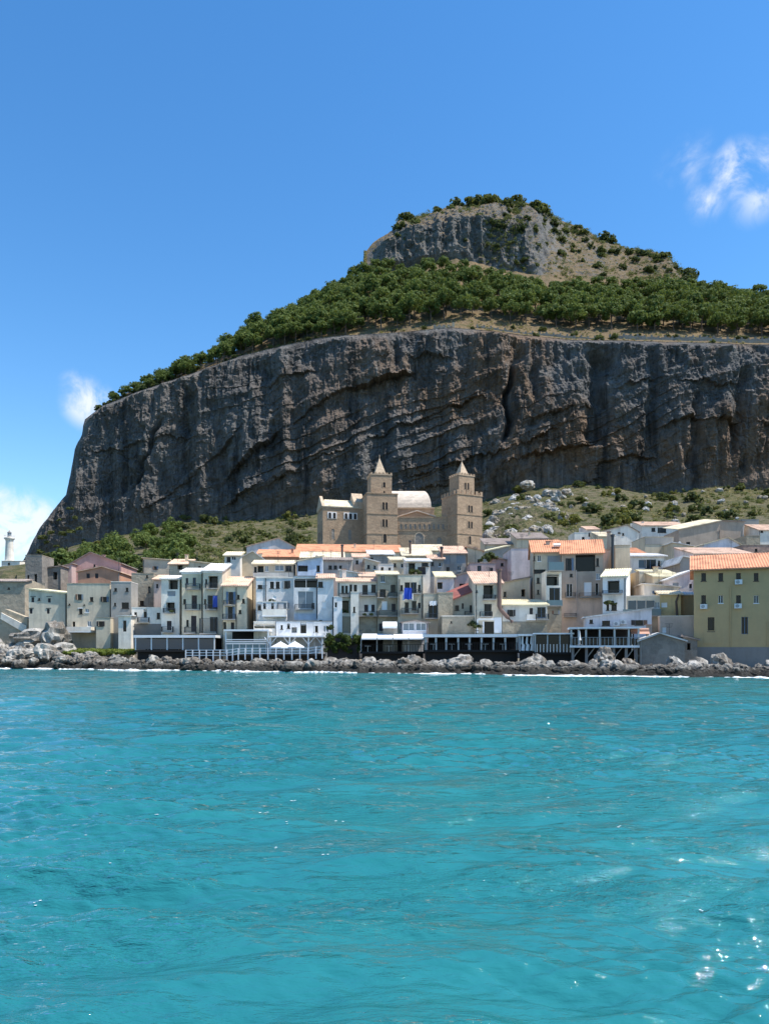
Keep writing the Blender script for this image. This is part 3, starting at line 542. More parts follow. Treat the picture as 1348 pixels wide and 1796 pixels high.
h('white_tower_house', 'narrow white three storey house with plants on its balcony', 283, 315, 1016, 1142, 109.5, 'white', 9, 'front', 1011, 6, rcol='t_white', wins='L 304 1025 14 16;g 301 1041 12 8;L 299 1064 13 14;s 297 1097 7 15', bals=[(288,308,1067,1075),(285,305,1099,1108)], ant=[(290,998,3)])
h('cream_house', 'tall cream house with white cornice and three rows of long windows', 319, 355, 1004, 1142, 108.5, 'cream', 9, 'front', 998, 5, rcol='t_white',
  wins='n 328 1019 4 10;n 341 1020 5 13;b 324 1055 4 8;s 341 1056 8 22;b 329 1093 3.5 11;s 340 1094 8 26', bals=[(327,352,1024,1033),(326,352,1060,1069),(325,345,1100,1110)], pipes=[(354.3,1006,1113,'iron')], bands=[(318.5,355,1004.5,1007,'paint')])
h('pale_green_house', 'tall pale house with a blue towel over its middle balcony', 356, 390, 1002, 1142, 107.8, 'greygreen', 9, 'front', 990, 9, rcol='t_white',
  wins='L 374 1021 14 20;b 360 1055 3 8;n 373 1056 15 22;n 375 1095 12 24;b 362 1020 3 8', bals=[(361,382,1023,1032),(361,381,1061,1069),(352,382,1085,1111,'iron',1.2)], bands=[(356,390.5,1002.5,1004.5,'paint')])
h('beige_gable_house', 'big beige house with blank sunlit gable behind the pale balcony houses', 393, 482, 995, 1020, 124, 'beige', 9, 'gablef', 967, xr=443, rcol='t_white', wins='b 400 997 7 8')
h('rooftop_room', 'small white rooftop room with two windows beneath a pale roof', 394, 421, 975, 992, 121, 'white', 5, 'front', 969, 5, rcol='t_cream', wins='b 401 981 6 8;w 410 979 6 6')
h('grey_cream_house', 'grey cream house with two iron balconies and a sunlit flank', 391, 433, 1028, 1142, 106.5, 'cream', 8.5, 'front', 1013, 8.5, rcol='t_peach',
  wins='b 405 1049 7 20;b 404 1075 7 20;b 418 1047 4 7;b 427 1054 4 7;b 421 1073 4 6;b 394 1097 5 11;s 408 1098 5 12', bals=[(393,412,1053,1061),(391,414,1077,1086)], pipes=[(414.6,1030,1105,'iron')], ant=[(429,1010,6)])
h('blue_white_house', 'blue white terraced house with a row of dark upper windows', 449, 515, 1013, 1142, 105.4, 'bluewhite', 8, 'flat', rcol='white', wins='b 456 1029 7 6;b 477 1026 6 11;b 487 1026 6 11;b 502 1025 6 12', pipes=[(466,1014,1055,'iron')], bands=[(449,515,1012.6,1014,'white')])
h('blue_white_annex', 'stepped white annex with solid balcony below the blue white house', 450, 503, 1056, 1142, 103.6, 'bluewhite', 1.7, 'flat', rcol='white', wins='b 455 1065 5.5 9;b 464 1063 4 9;b 478 1063 4 10;l 500 1063 5 10', bals=[(461,503,1069,1080,'solid',1.0),(487,507,1058,1068,'iron',.9)])
h('glazed_terrace_house', 'pale house with a strip of glazed windows above the blue white house', 444, 516, 990, 1012, 114, 'paleg', 8, 'front', 984, 5, rcol='t_cream', wins='b 448 999 4 9;L 457 998 9 11;l 468 997 5 9;l 490 996 13 9;b 506 997 9 9', bands=[(444,516,1004,1012,'white')])
h('light_blue_house', 'light blue house with a wide dark opening and a pale tiled roof', 520, 565, 985, 1012, 111, 'lblue', 8, 'shedr', 976.5, rcol='t_cream', rd=1.0, wins='L 531 997 15 10;b 558 997 5 10', pipes=[(520.6,985,1010,'iron')])
h('loggia_house', 'white house with a dark loggia and sliding glass door below', 515, 557, 1011, 1142, 104.6, 'bluewhite', 7.5, 'flat', rcol='dgrey', wins='L 526 1022 18 16;L 547 1022 17 16;l 536 1052 24 28;b 549 1063 0.1 0.1;s 549 1063 4 10', bals=[(517,549,1060,1069,'iron',.5)], pipes=[(555.5,1014,1085,'iron')], bands=[(516,556,1076,1087,'lblue')])
h('white_corner_house', 'white corner house with pale blind window and tiled roof edge', 557, 585, 1015, 1142, 103.9, 'bluewhite', 5, 'front', 1008, 5, rcol='t_peach', wins='b 561 1025 9 9;p 568 1061 6 11;b 562 1090 5 5', pipes=[(583.5,1047,1110,'iron')])
h('long_white_house', 'long white house with paired dark shutters and a balcony full of plants', 592, 661, 1021, 1142, 103.4, 'white', 8, 'front', 1015, 4, rcol='t_peach',
  wins='b 601 1034 4 13;b 607.5 1034 4 13;b 615 1032 4 13;b 623 1032 5 12;b 640 1034 8 15;b 655 1032 7 13;L 605 1064 12 20;s 642 1067 6 12;s 654 1067 5 12;p 648 1066 6 11;n 606 1102 6 11;n 630 1100 6 11;d 649 1102 7 11', bals=[(594,615,1041,1046,'iron',.7),(631,659,1040,1044,'iron',.9),(624,661,1072,1080,'iron',1.0)],
  bands=[(600,661,1081,1110,'stone')], pipes=[(594,1022,1045,'iron')])
h('white_stair_block', 'narrow white stair block projecting from the long white house', 615, 629, 1039, 1142, 102.2, 'white', 1.0, 'flat', rcol='white', wins='b 621 1069 3 9')
h('round_corner_house', 'grey blue rounded corner house beside the hedge', 585, 600, 1047, 1142, 102.6, 'bluewhite', 1.6, 'flat', rcol='white', wins='w 589 1061 4 9')
h('stone_townhouse', 'ragged grey stone house with small iron balconies between white and grey houses', 662, 697, 1008, 1142, 103.0, 'stone', 8, 'front', 1003, 3, rcol='t_cream', wins='w 671 1015 6 11;b 689 1032 7 12;s 690 1066 6 13;b 671 1040 9 12;s 668 1100 6 12;p 674 1062 8 14', bals=[(660,672,1040,1048),(680,697,1040,1047),(663,697,1071,1080)], pipes=[(697,1013,1082,'iron')])
h('grey_balcony_house', 'tall grey green house with bright blue sheet hung from a window', 698, 742, 1009, 1142, 102.0, 'greygreen', 8, 'flat', rcol='stone', wins='b 704 1031 4 9;b 714 1031 8 18;n 725 1031 9 18;b 735 1031 4 10;b 713 1065 6 16;b 726 1062 7 14;s 735 1062 4 9;l 712 1096 18 10', bals=[(703,733,1067,1076),(720,736,1034,1041)], pipes=[(740,1010,1085,'iron'),(700,1016,1082,'iron')])
h('roof_hut', 'dark planted rooftop hut with brown panels above the grey balcony house', 713, 754, 985, 1010, 108, 'white', 5, 'front', 981, 4, rcol='t_white', wins='L 722 997 10 18;s 739 1001 12 12;b 745 990 10 6')
h('small_door_house', 'low pale house with a wide dark double door under a white cloth', 742, 768, 1042, 1142, 101.4, 'paleg', 7, 'flat', rcol='stone', wins='n 759 1072 14 22;p 759 1057 12 6', bals=[(745,768,1076,1084,'iron',.7)])
h('stone_wall_house', 'blank rough stone house wall beside the red roofed cottage', 768, 794, 1040, 1142, 100.6, 'stone', 8, 'flat', rcol='stone', wins='b 778 1090 2.5 3')
h('blue_white_cottage', 'small blue white cottage with bright cream roof above the rough stone wall', 766, 796, 1013, 1045, 108, 'bluewhite', 7, 'front', 1004, 7, rcol='t_yel', wins='L 771 1027 8 11')
h('pink_cottage', 'crumbling pink cottage with one brown window behind the red roof', 797, 822, 1010, 1050, 110, 'rose', 7, 'shedr', 1003, rcol='t_dark', wins='b 811 1029 10 10')
h('red_roof_cottage', 'low pale cottage under a dark red sloping roof', 786, 832, 1056, 1142, 101.2, 'paleg', 6, 'shedr', 1037, rcol='t_red', rd=1.6, wins='b 801 1066 6 8;s 811 1063 3 9;s 826 1068 5 12', bals=[(814,833,1072,1078,'iron',.6)])
h('garden_wall_house', 'flat topped stone terrace wall in front of the red roofed cottage', 775, 832, 1081, 1142, 98.4, 'stone', 2.4, 'flat', rcol='white', wins='b 791 1091 2 3', cat='wall')
h('flue_house', 'white house with tall brown flue pipe and arched ground floor door', 833, 880, 1024, 1142, 97.6, 'greygreen', 8, 'front', 1004, 8, rcol='t_peach', wins='L 856 1038 15 22;b 855 1070 11 20;d 857 1101 15 20;b 836 1098 4 14;b 835 1037 3 4', bals=[(846,868,1044,1051),(840,862,1073,1081)], bands=[(834,838,1086,1110,'paint'),(846,848.5,1090,1110,'paint'),(866,879,1083,1110,'paint'),(838,866,1084,1088,'paint')])
h('white_roof_house', 'white house with bright yellow cream roof and a shuttered door', 881, 959, 1062, 1142, 97.5, 'white', 7.5, 'front', 1053, 6, rcol='t_yel', wins='b 896 1075 6 10;s 931 1075 5 16;n 949 1074 13 17;d 919 1103 5 15;b 949 1102 8 15', bals=[(922,937,1078,1086,'white',.6),(938,960,1077,1086)], bands=[(881,959,1090,1112,'stone')])
h('grey_upper_house', 'grey stone house behind the flue, lit along its flank', 881, 928, 1022, 1060, 106, 'paleg', 7, 'shedr', 1013, rcol='t_dark', wins='L 917 1040 6 12;b 885 1042 4 8')
YB = 101.0
h('brown_apartment_house', 'big brown house with orange tiled roof, skylights and a deep dark loggia', 984, 1057, 971, 1142, YB+2, 'brown', 10, 'gable', 949, 6, yaw=-13, rcol='t_or',
  wins='b 998 990 6 20;L 1026 987 30 28;b 1047 986 4 13;b 1001 1009 4 5;w 998 1035 9 21;p 1030 1033 11 22;w 1046 1033 5 20;l 1048 1011 6 10;l 998 1071 8 20;s 1030 1068 8 20;s 1047 1067 5 18', bals=[(990,1008,1040,1047),(1015,1053,1040,1047),(988,1010,1076,1081)], bands=[(984.5,1056.5,1049,1142,'peach')], pipes=[(1010,1000,1090,'peach')], chim=[(1073,936,955,6,7)])
h('grey_wing_house', 'grey wing with orange roof left of the big brown house', 934, 983, 969, 1142, YB+4, 'paleg', 8, 'gable', 949, 6, yaw=-8, rcol='t_or', wins='b 936 979 3 8;w 945 979 5 10;g 972 984 22 18;b 946 1002 17 6;b 943 1018 4 9;b 952 1018 5 10;b 943 1038 3 7')
h('glass_bay', 'white stacked glass bay with teal balconies on the big brown house', 957, 984, 1003, 1142, YB-.8, 'white', 3, 'flat', rcol='white', wins='L 968 1014 20 24;n 972 1045 16 26;b 974 1074 6 6;p 957.5 1040 .1 .1', bals=[(959,985,987,1001,'teal',1.0),(958,984,1053,1062,'teal',.6)], bands=[(957,984,1065,1142,'stone')])
h('stone_flank_house', 'narrow beige stone house end behind the black flue pipe', 1078, 1104, 957, 1010, 108, 'beige', 9, 'flat', rcol='stone')
h('white_loggia_house', 'white house with dark loggia and sunlit pinkish flank', 1056, 1097, 1012, 1142, 95, 'bluewhite', 8, 'front', 1000, 7, yaw=-22, rcol='t_yel', wins='L 1075 1029 18 20;b 1076 1064 8 12;b 1065 1063 4 14', bals=[(1056,1091,1036,1041)], pipes=[(1095,1014,1070,'iron')])
h('wide_white_house', 'wide low lavender white house with barred windows above the upper deck restaurant', 1026, 1142, 1083, 1142, 92.5, 'lav', 5, 'shedr', 1068, yaw=-12, rcol='t_white', wins='b 1036 1090 5 6;b 1062 1093 12 8;b 1120 1092 12 8', ac=[(1080,1094),(1092,1091)])
h('glass_terrace_house', 'blue glazed roof terrace above the wide white house', 1090, 1157, 1046, 1082, 94.5, 'greygreen', 6, 'flat', yaw=-12, rcol='white', wins='t 1108 1061 14 16;t 1124 1061 14 16;t 1140 1061 14 16;l 1152 1061 9 10', bals=[(1091,1157,1069,1080,'teal',.7)])
h('ochre_house', 'ochre yellow house with brown vine climbing its corner', 1157, 1193, 1043, 1142, 93.5, 'ochre', 7, 'front', 1038, 4, yaw=-14, rcol='t_cream', wins='p 1164 1061 9 8')
h('ochre_dark_house', 'darker ochre house wall tucked beside the big yellow building', 1193, 1217, 1044, 1142, 94.3, 'ochred', 7, 'front', 1040, 4, yaw=-14, rcol='t_white')  # wall in a darker ochre than its neighbour
h('beige_yard_wall', 'beige yard wall between the ochre house and the stone hut', 1157, 1218, 1081, 1142, 90.2, 'peach', 2.5, 'flat', yaw=-14, rcol='white', wins='p 1164 1105 6 9', cat='wall')
h('stone_hut', 'windowless grey stone hut with pale roof edge by the shore rocks', 1121, 1200, 1124, 1166, 83.5, 'dstone', 6, 'gablef', 1111, xr=1156, yaw=-14, rcol='t_white', foot=.2)
h('stone_lean_to', 'dark stone lean-to with small opening between hut and yellow building', 1200, 1222, 1122, 1166, 84.6, 'dstone', 4, 'shedl', 1117, yaw=-14, rcol='t_dark', wins='L 1207 1134 5 11', foot=.2)
XW = (1233,1263,1294,1325,1356,1387)
h('yellow_building', 'large olive yellow building with orange tiled roof at the right edge', 1216, 1420, 996, 1170, 84, 'yellow', 12, 'gable', 974, 8, yaw=-22.5, rcol='t_or', foot=.2, over=.45, wins=';'.join(f'b {x} 1012 7 13' for x in XW)+';'+';'.join(f'{"b" if i%2==0 else "w"} {x} 1051 7 13' for i, x in enumerate(XW))+';b 1246 1095 10 23;n 1305 1097 10 28;b 1365 1096 10 25',
  ac=[(1294,1021),(1233,1064),(1293,1063)], pipes=[(1280,1030,1134,'yellow'),(1345,1090,1134,'yellow')], bands=[(1216.5,1420,1135,1170,'basegrey'),(1233,1264,1106,1129,'yellow')], cat='building')
# ---------------- rows behind
h('pink_gable_house', 'large old pink house with a broad gable below the left trees', 126, 213, 988, 1015, 150, 'pink', 12, 'gablef', 969, xr=159, rcol='t_dark', wins='b 166 992 3 4')
h('terracotta_gable_house', 'terracotta coloured gable house in front of the pink one', 137, 210, 1003, 1028, 140, 'terra', 9, 'gablef', 994, xr=179, rcol='t_peach', wins='s 155 1010 5 8;s 170 1010 5 8')
h('pink_wall_house', 'small faded pink house wall left of the pink gable house', 107, 126, 994, 1020, 147, 'rose', 6, 'shedr', 989, rcol='t_dark')
h('ruined_church', 'grey ruined church tower with tall arched openings at the far left', 45, 74, 974, 1030, 140, 'dstone', 6, 'flat', rcol='stone', wins='L 50 1016 3 14;L 63 1015 4 15', cat='church')
h('church_wing', 'grey stone wing with dark opening beside the ruined church tower', 75, 107, 997, 1028, 143, 'dstone', 6, 'shedr', 993, rcol='t_dark', wins='L 97 1010 6 12')
h('pale_block_house', 'plain pale block house among the lower left trees', 251, 297, 982, 1015, 150, 'paleg', 8, 'shedl', 979, rcol='t_cream', wins='b 273 996 4 5')
h('old_stone_house', 'tall old stone house rising behind the small white terrace house', 231, 270, 1006, 1066, 124, 'stone', 8, 'flat', rcol='stone', wins='b 258 1011 3 4;b 262 1034 4 10;b 249 1058 6 8')
h('peach_slice_house', 'narrow peach house squeezed behind the white tower house', 270, 284, 1017, 1060, 121, 'peach', 6, 'front', 1010, 5, rcol='t_peach', wins='s 276 1028 3 7')
h('orange_roof_house', 'beige house with small orange roof and dark porch near the left trees', 297, 331, 990, 1015, 141, 'beige', 7, 'front', 982, 6, rcol='t_peach', wins='L 316 995 8 7')
h('long_roof_house', 'beige house under a long pale roof left of the beige gable', 331, 394, 991, 1010, 138, 'beige', 8, 'shedl', 984, rcol='t_cream', wins='b 350 996 4 6')
h('pink_grey_barn', 'pinkish grey barn gable standing left below the cathedral', 432, 517, 959, 985, 190, 'pinkw', 14, 'gablef', 944, xr=488, rcol='t_peach', wins='p 465 960 10 10')
h('orange_slope_house', 'house with bright orange roof slope just below the pinkish barn', 449, 525, 977, 1000, 160, 'terra', 9, 'front', 965, 9, rcol='t_or')
h('long_orange_house', 'very long orange tiled roof running along the foot of the cathedral', 520, 705, 968, 990, 182, 'cream', 10, 'front', 956, 9, rcol='t_or')
h('long_cream_house', 'long low house with cream roof under the long orange roof', 527, 603, 979, 1000, 150, 'cream', 8, 'front', 969, 8, rcol='t_cream', chim=[(600,961,975,3,5)])
h('peach_house', 'peach house with three small square windows behind the white corner house', 567, 617, 983, 1015, 124, 'peach', 8, 'front', 979, 4, rcol='t_dark', wins='b 579 995 5 6;b 588 995 5 6;b 597 995 4 6')
CL = [('white_roof_cottage','tiny white cottage with skylight among the central rooftops',620,646,978,1002,128,'white','front',972,'t_peach'),('ragged_cottage','ragged grey cottage with rusty roof among the central rooftops',640,664,986,1010,122,'paleg','shedl',980,'t_white'),
      ('tin_roof_house','low grey house under a pale tin roof in the centre of town',646,690,973,995,140,'grey','front',966,'t_white'),('terrace_cottage','small white terrace cottage behind the stone townhouse',664,690,990,1010,116,'white','flat',0,'white'),
      ('stepped_cottage','beige stepped cottage left of the planted rooftop hut',686,712,983,1010,118,'beige','front',978,'t_cream'),('half_orange_house','white house with half orange roof above the paired shutters',632,662,1012,1030,110,'white','front',1005,'t_peach'),
      ('pale_attic_house','small pale attic house with a white door above the long white house',596,632,1006,1025,113,'white','shedl',1000,'t_white'),('cream_roof_house','house with wide cream roof right of the black chimney',706,758,975,995,140,'paleg','front',962,'t_cream'),
      ('peach_roof_house','house with pale peach roof directly below the cathedral portico',722,776,966,985,160,'cream','front',956,'t_cream'),('flat_grey_cottage','flat grey cottage below the right cathedral tower',752,778,981,1010,122,'grey','front',974,'t_peach')]
for i, (n_, lb, a_, b_, c_, d_, Y_, co, rf, ry_, rc) in enumerate(CL):
    h(n_, lb, a_, b_, c_, d_, Y_, co, 7, rf, ry_ or None, 6 if rf == 'front' else None, rcol=rc, wins=f'b {a_+6} {c_+8} 4 6;w {b_-7} {c_+9} 4 7', ant=[(a_+9, c_-14, 3)] if i % 2 else ())
h('shuttered_grey_house', 'grey house with two wide grey shuttered windows right of centre', 775, 817, 971, 1012, 124, 'grey', 8, 'front', 959, 8, rcol='t_peach', wins='g 783 980 10 16;g 808 980 14 15;b 785 999 5 8;w 805 997 5 8')
h('sunlit_beige_house', 'beige house end catching the sun beside the grey shuttered house', 819, 846, 966, 990, 128, 'beige', 8, 'shedl', 959, rcol='t_peach', wins='b 839 984 4 6')
h('pink_stone_house', 'pink stone house with two dark tall doors below the climbing plants', 824, 868, 988, 1020, 118, 'rose', 7, 'flat', rcol='brick', wins='n 840 1002 6 18;s 861 1005 5 17')
h('round_pink_house', 'pinkish house with sloping brown roof next to the pink stone house', 868, 896, 985, 1010, 122, 'rose', 7, 'shedl', 978, rcol='t_dark', wins='b 880 990 4 5')
h('yellow_strip_house', 'house with bright cream roof right of the right cathedral tower', 847, 892, 968, 990, 150, 'grey', 8, 'shedr', 958, rcol='t_yel', rd=1)
h('plain_pink_white_house', 'blank pinkish white wall of a tall house left of the orange roof', 896, 934, 962, 1006, 118, 'pinkw', 8, 'flat', rcol='stone')
h('far_brown_house', 'dark brown house with low roof at the edge of the pale rocks', 850, 915, 955, 975, 185, 'beige', 9, 'front', 945, 9, rcol='t_dark')
h('far_beige_house', 'beige house with teal shed below the pale rock outcrop', 906, 960, 945, 965, 180, 'beige', 9, 'front', 935, 9, rcol='t_dark', wins='t 952 947 14 6')
h('little_white_castle', 'small white house with stepped parapet above the orange roof', 1007, 1031, 934, 955, 170, 'white', 6, 'flat', rcol='white', wins='b 1022 945 4 6')
h('grey_cube_house', 'grey cube shaped house with dark window and orange edge behind the orange roof', 1028, 1050, 929, 955, 176, 'pinkw', 7, 'front', 924, 5, rcol='t_peach', wins='b 1038 938 8 6')
h('white_gable_cottage', 'white gabled cottage with two small windows below the scrub slope', 1052, 1119, 933, 955, 185, 'white', 9, 'gablef', 921, xr=1098, rcol='t_dark', wins='b 1085 933 4 5;b 1092 937 3 4')
h('orange_bits_house', 'small house with two short orange roofs in the upper right cluster', 1050, 1076, 941, 960, 160, 'cream', 7, 'front', 934, 6, rcol='t_cream')
h('high_white_house', 'long white house with orange roof edge highest on the right slope', 1124, 1199, 922, 945, 200, 'white', 9, 'front', 916, 7, rcol='t_peach', wins='b 1145 929 6 6;b 1160 930 13 8', ant=[(1180,905,4)])
h('big_grey_brown_house', 'big grey brown house with long cream shed roof at upper right', 1190, 1262, 929, 985, 180, 'brown', 10, 'shedr', 914, rcol='t_cream', rd=2, wins='b 1206 958 6 14')
h('brown_side_house', 'brown house side adjoining the big grey brown house', 1262, 1304, 915, 985, 183, 'brown', 9, 'shedl', 913, rcol='t_dark', pipes=[(1302,925,960,'paint')])
h('grey_tall_house', 'plain grey house at the upper right under the scrub', 1299, 1330, 911, 970, 195, 'grey', 9, 'flat', rcol='stone')
h('white_edge_house', 'small white house with pinkish roof at the right edge', 1330, 1400, 930, 960, 178, 'white', 8, 'front', 921, 7, rcol='t_peach', wins='b 1335 932 4 4')
h('brick_house', 'rough reddish brick house just above the yellow building roof', 1303, 1400, 956, 985, 130, 'brick', 8, 'flat', rcol='stone', wins='b 1325 965 4 5')
h('rubble_cottage', 'ruined pale stone cottage between brick house and grey house', 1308, 1332, 940, 960, 150, 'stone', 6, 'flat', rcol='stone')
h('white_gable_house', 'white house with broad gable behind the yellow building', 1233, 1297, 955, 985, 140, 'lav', 8, 'gablef', 943, xr=1275, rcol='t_cream', wins='b 1256 953 7 5')
h('pale_roofs_house', 'pinkish low house with faded roof above the yellow building', 1216, 1318, 972, 990, 118, 'pinkw', 8, 'front', 962, 8, rcol='t_peach')
h('flat_grey_house', 'grey and beige flat topped house in the upper right cluster', 1130, 1180, 942, 975, 150, 'beige', 8, 'flat', rcol='stone', bands=[(1130.5,1179.5,943,955,'grey')])
h('beige_slope_house', 'beige house with steep side slope right of the flat grey house', 1180, 1214, 958, 985, 145, 'beige', 8, 'shedl', 952, rcol='t_white', wins='b 1186 970 4 4')
h('orange_pair_house', 'small house with two bright orange roofs beside the stone house end', 1104, 1131, 972, 985, 128, 'terra', 6, 'front', 962, 6, rcol='t_or')
h('glazed_porch_house', 'white house with dark glazed porch under a flat cream roof', 1106, 1166, 976, 1005, 118, 'white', 8, 'front', 972, 5, rcol='t_white', wins='t 1126 989 12 14;n 1140 990 17 16;b 1155 988 4 9', bands=[(1120,1150,998,1003,'greygreen')])
h('grey_gable_cottage', 'grey gabled cottage left of the yellow building roof', 1192, 1233, 983, 1010, 110, 'grey', 7, 'gablef', 976, xr=1196, rcol='t_white')
h('cream_roof_cottage', 'low cottage with bright cream roof left of the pale pink gable', 1145, 1196, 1012, 1040, 103, 'cream', 7, 'front', 1001, 7, rcol='t_yel', wins='p 1166 1020 8 12')
h('pale_pink_gable', 'pale pink gable wall directly left of the yellow building', 1173, 1216, 1016, 1045, 100, 'pinkw', 7, 'shedr', 1000, rcol='t_white', wins='b 1206 1009 3 3;g 1184 1026 9 8;s 1210 1028 4 7')
h('white_parapet_house', 'low white house with rounded parapet behind the glass terrace', 1129, 1190, 1030, 1055, 99, 'white', 6, 'shedl', 1024, yaw=-8, rcol='white', wins='b 1150 1039 6 4')
h('roof_terrace_house', 'small roof terrace house with white railing right of the sunlit pinkish flank', 1120, 1150, 1003, 1030, 106, 'cream', 6, 'flat', rcol='white', wins='L 1132 1024 12 6')
# ================================================================== CATHEDRAL
def arch_pts(cx, z0, w, h, n=8):
    r = w/2; zs = z0+h-r
    return [(cx-r, z0), (cx+r, z0)]+[(cx+r*math.cos(math.pi*i/n), zs+r*math.sin(math.pi*i/n)) for i in range(0, n+1)]
def arch_window(parent, cx, z0, w, h, y, frame='cathedral', dark='inside', side=None, fw=.22):
    """arched frame round a flat panel coloured as the shaded opening, on the front (side None) or on the left flank at local x=side"""
    def T(x, z, d): return (x, y-d, z) if side is None else (side-d, -x, z)
    o, i = arch_pts(cx, z0-.0, w+2*fw, h+fw), arch_pts(cx, z0, w, h); k = len(o); mb = MB()
    vs = [T(x, z, .10) for x, z in o]+[T(x, z, .10) for x, z in i]+[T(x, z, -.02) for x, z in o]+[T(x, z, .0) for x, z in i]
    fs = []
    for a in range(1, k):
        b = (a+1) % k; fs += [(a, b, k+b, k+a), (2*k+a, 2*k+b, b, a), (k+a, k+b, 3*k+b, 3*k+a)]
    mb.add(vs, fs); f = mb.build('arched_window', frame, parent); pm = MB(); pm.poly([T(x, z, .015) for x, z in i]); pm.build('opening', dark, f); return f  # flat panel; its dark colour stands for shade inside the arch
cath = empty('cathedral', W(680, 960, 222)); tag(cath, 'brown stone cathedral with two spired towers at the foot of the cliff', 'cathedral')
CY = 222.0; c0 = cath.location.copy()
def tower(x0, x1, y_top, ux0, ux1, u_top, sx0, sx1, tip, yaw, Y, wins, uwins, sidew):
    """main shaft, set-back belfry and pyramid spire; sizes from photo pixels"""
    k = Y/F; th = R(yaw); cxp = (x0+x1)/2
    total = (x1-x0)*k; side = total/(math.cos(th)+abs(math.sin(th)))        # square plan turned by yaw
    t = empty('tower', (0,0,0)); t.parent = cath; t.location = Vector((xat(cxp, Y), Y+side/2, zat(975, Y)))-c0; t.rotation_euler = (0,0,th)
    zb = zat(975, Y); H = zat(y_top, Y)-zb; s = side/2; HU = zat(u_top, Y)-zb
    us = (ux1-ux0)*k/(math.cos(th)+abs(math.sin(th)))/2; ss = (sx1-sx0)*k/(math.cos(th)+abs(math.sin(th)))/2
    MB().box(-s, s, -s, s, -6, H).build('shaft', 'cathedral', t)
    c = MB()
    for zz in (H*.36, H*.68): c.box(-s-.12, s+.12, -s-.12, s+.12, zz-.14, zz+.14)
    c.box(-s-.15, s+.15, -s-.15, s+.15, H-.05, H+.25); c.build('string_course', 'cathedral', t)
    up = MB().box(-us, us, -us, us, H+.25, HU).build('belfry', 'cathedral', t); MB().box(-us-.15, us+.15, -us-.15, us+.15, HU, HU+.22).build('cornice', 'cathlight', up)
    def merl(hs, z, hgt, n, nm):
        m_ = MB(); st = 2*hs/(2*n-1)
        for i in range(n):
            a = -hs+2*i*st
            for q in ((a,a+st,-hs,-hs+.35),(a,a+st,hs-.35,hs)): m_.box(*q, z, z+hgt)
            if 0 < i < n-1:
                for q in ((-hs,-hs+.35,a,a+st),(hs-.35,hs,a,a+st)): m_.box(*q, z, z+hgt)
        m_.build(nm, 'cathedral', t)
    merl(us+.1, HU+.22, .55, 6, 'merlons')
    if yaw > 20: merl(s+.1, H+.25, 1.1, 6, 'battlement')
    zs = HU+.25; ht = zat(tip, Y)-zb-zs; MB().box(-ss*1.06, ss*1.06, -ss*1.06, ss*1.06, HU+.22, HU+.9).build('spire_base', 'cathlight', t)
    sp = MB(); zs = HU+.9; sp.add([(-ss,-ss,zs),(ss,-ss,zs),(ss,ss,zs),(-ss,ss,zs),(0,0,zs+ht-.6)], [(0,1,4),(1,2,4),(2,3,4),(3,0,4)]); so = sp.build('spire', 'cathlight', t)
    MB().tube([(0,0,zs+ht-.9),(0,0,zs+ht+.25)], .10, 6).build('finial', 'cathlight', so)
    for px, py, w, hh in wins:      # px measured from the front face centre
        arch_window(t, px*k, zat(py+hh/2, Y)-zb, w*k, hh*k, -s)
    for px, py, w, hh in uwins: arch_window(t, px*k, zat(py+hh/2, Y)-zb, w*k, hh*k, -us)
    for px, py, w, hh in sidew: arch_window(t, px*k, zat(py+hh/2, Y)-zb, w*k, hh*k, 0, side=-s, dark='cathedral')
tower(633, 697, 866, 644, 688, 831, 656, 679, 796, 11, CY, [(2,887,3.6,13),(7.5,887,3.6,13),(2,917,3.6,13),(7.5,917,3.6,13),(4.5,944,5.5,15)], [(5,848,4,9),(5,861,3,4)], [(0,889,4,13),(0,917,4,13),(0,945,4,13)])
tower(777, 847, 868, 793, 836, 832, 808, 831, 803, 27, CY-2, [(-2,892,3.6,12),(3.6,892,3.6,12),(-2,920,3.6,12),(3.6,920,3.6,12),(0,947,4.5,14)], [(-2.8,850,3.4,12),(3,850,3.4,12)], [(0,893,4,11),(0,925,4,11)])
def cpart(name, mat): 
    mb = MB()
    def build(parent=cath):
        o = mb.build(name, mat, parent)
        if parent is cath: o.location = -c0
        return o
    return mb, build
k = CY/F
# portico wall between the towers, with its frieze of interlaced arches
Yp = CY+1.5; x0, x1 = xat(694, Yp), xat(800, Yp)
mb, b_ = cpart('portico_wall', 'cathedral'); mb.box(x0, x1, Yp, Yp+4, zat(995,Yp), zat(908,Yp)); mb.box(x0, x1, Yp-.15, Yp+4.1, zat(908,Yp), zat(906.5,Yp)); mb.box(x0, x1, Yp-.15, Yp, zat(931,Yp), zat(929.5,Yp)); b_()
for i in range(11):
    e = arch_window(cath, xat(703+i*8.2, Yp), zat(928, Yp), 3.6*k, 9*k, Yp, frame='cathedral', dark='dstone', fw=.25); e.location = -c0
e = arch_window(cath, xat(735, Yp), zat(962, Yp), 14*k, 27*k, Yp, frame='cathlight', dark='dstone', fw=.35); e.location = -c0
e = arch_window(cath, xat(770, Yp), zat(962, Yp), 8*k, 20*k, Yp, frame='cathedral', dark='dstone', fw=.3); e.location = -c0
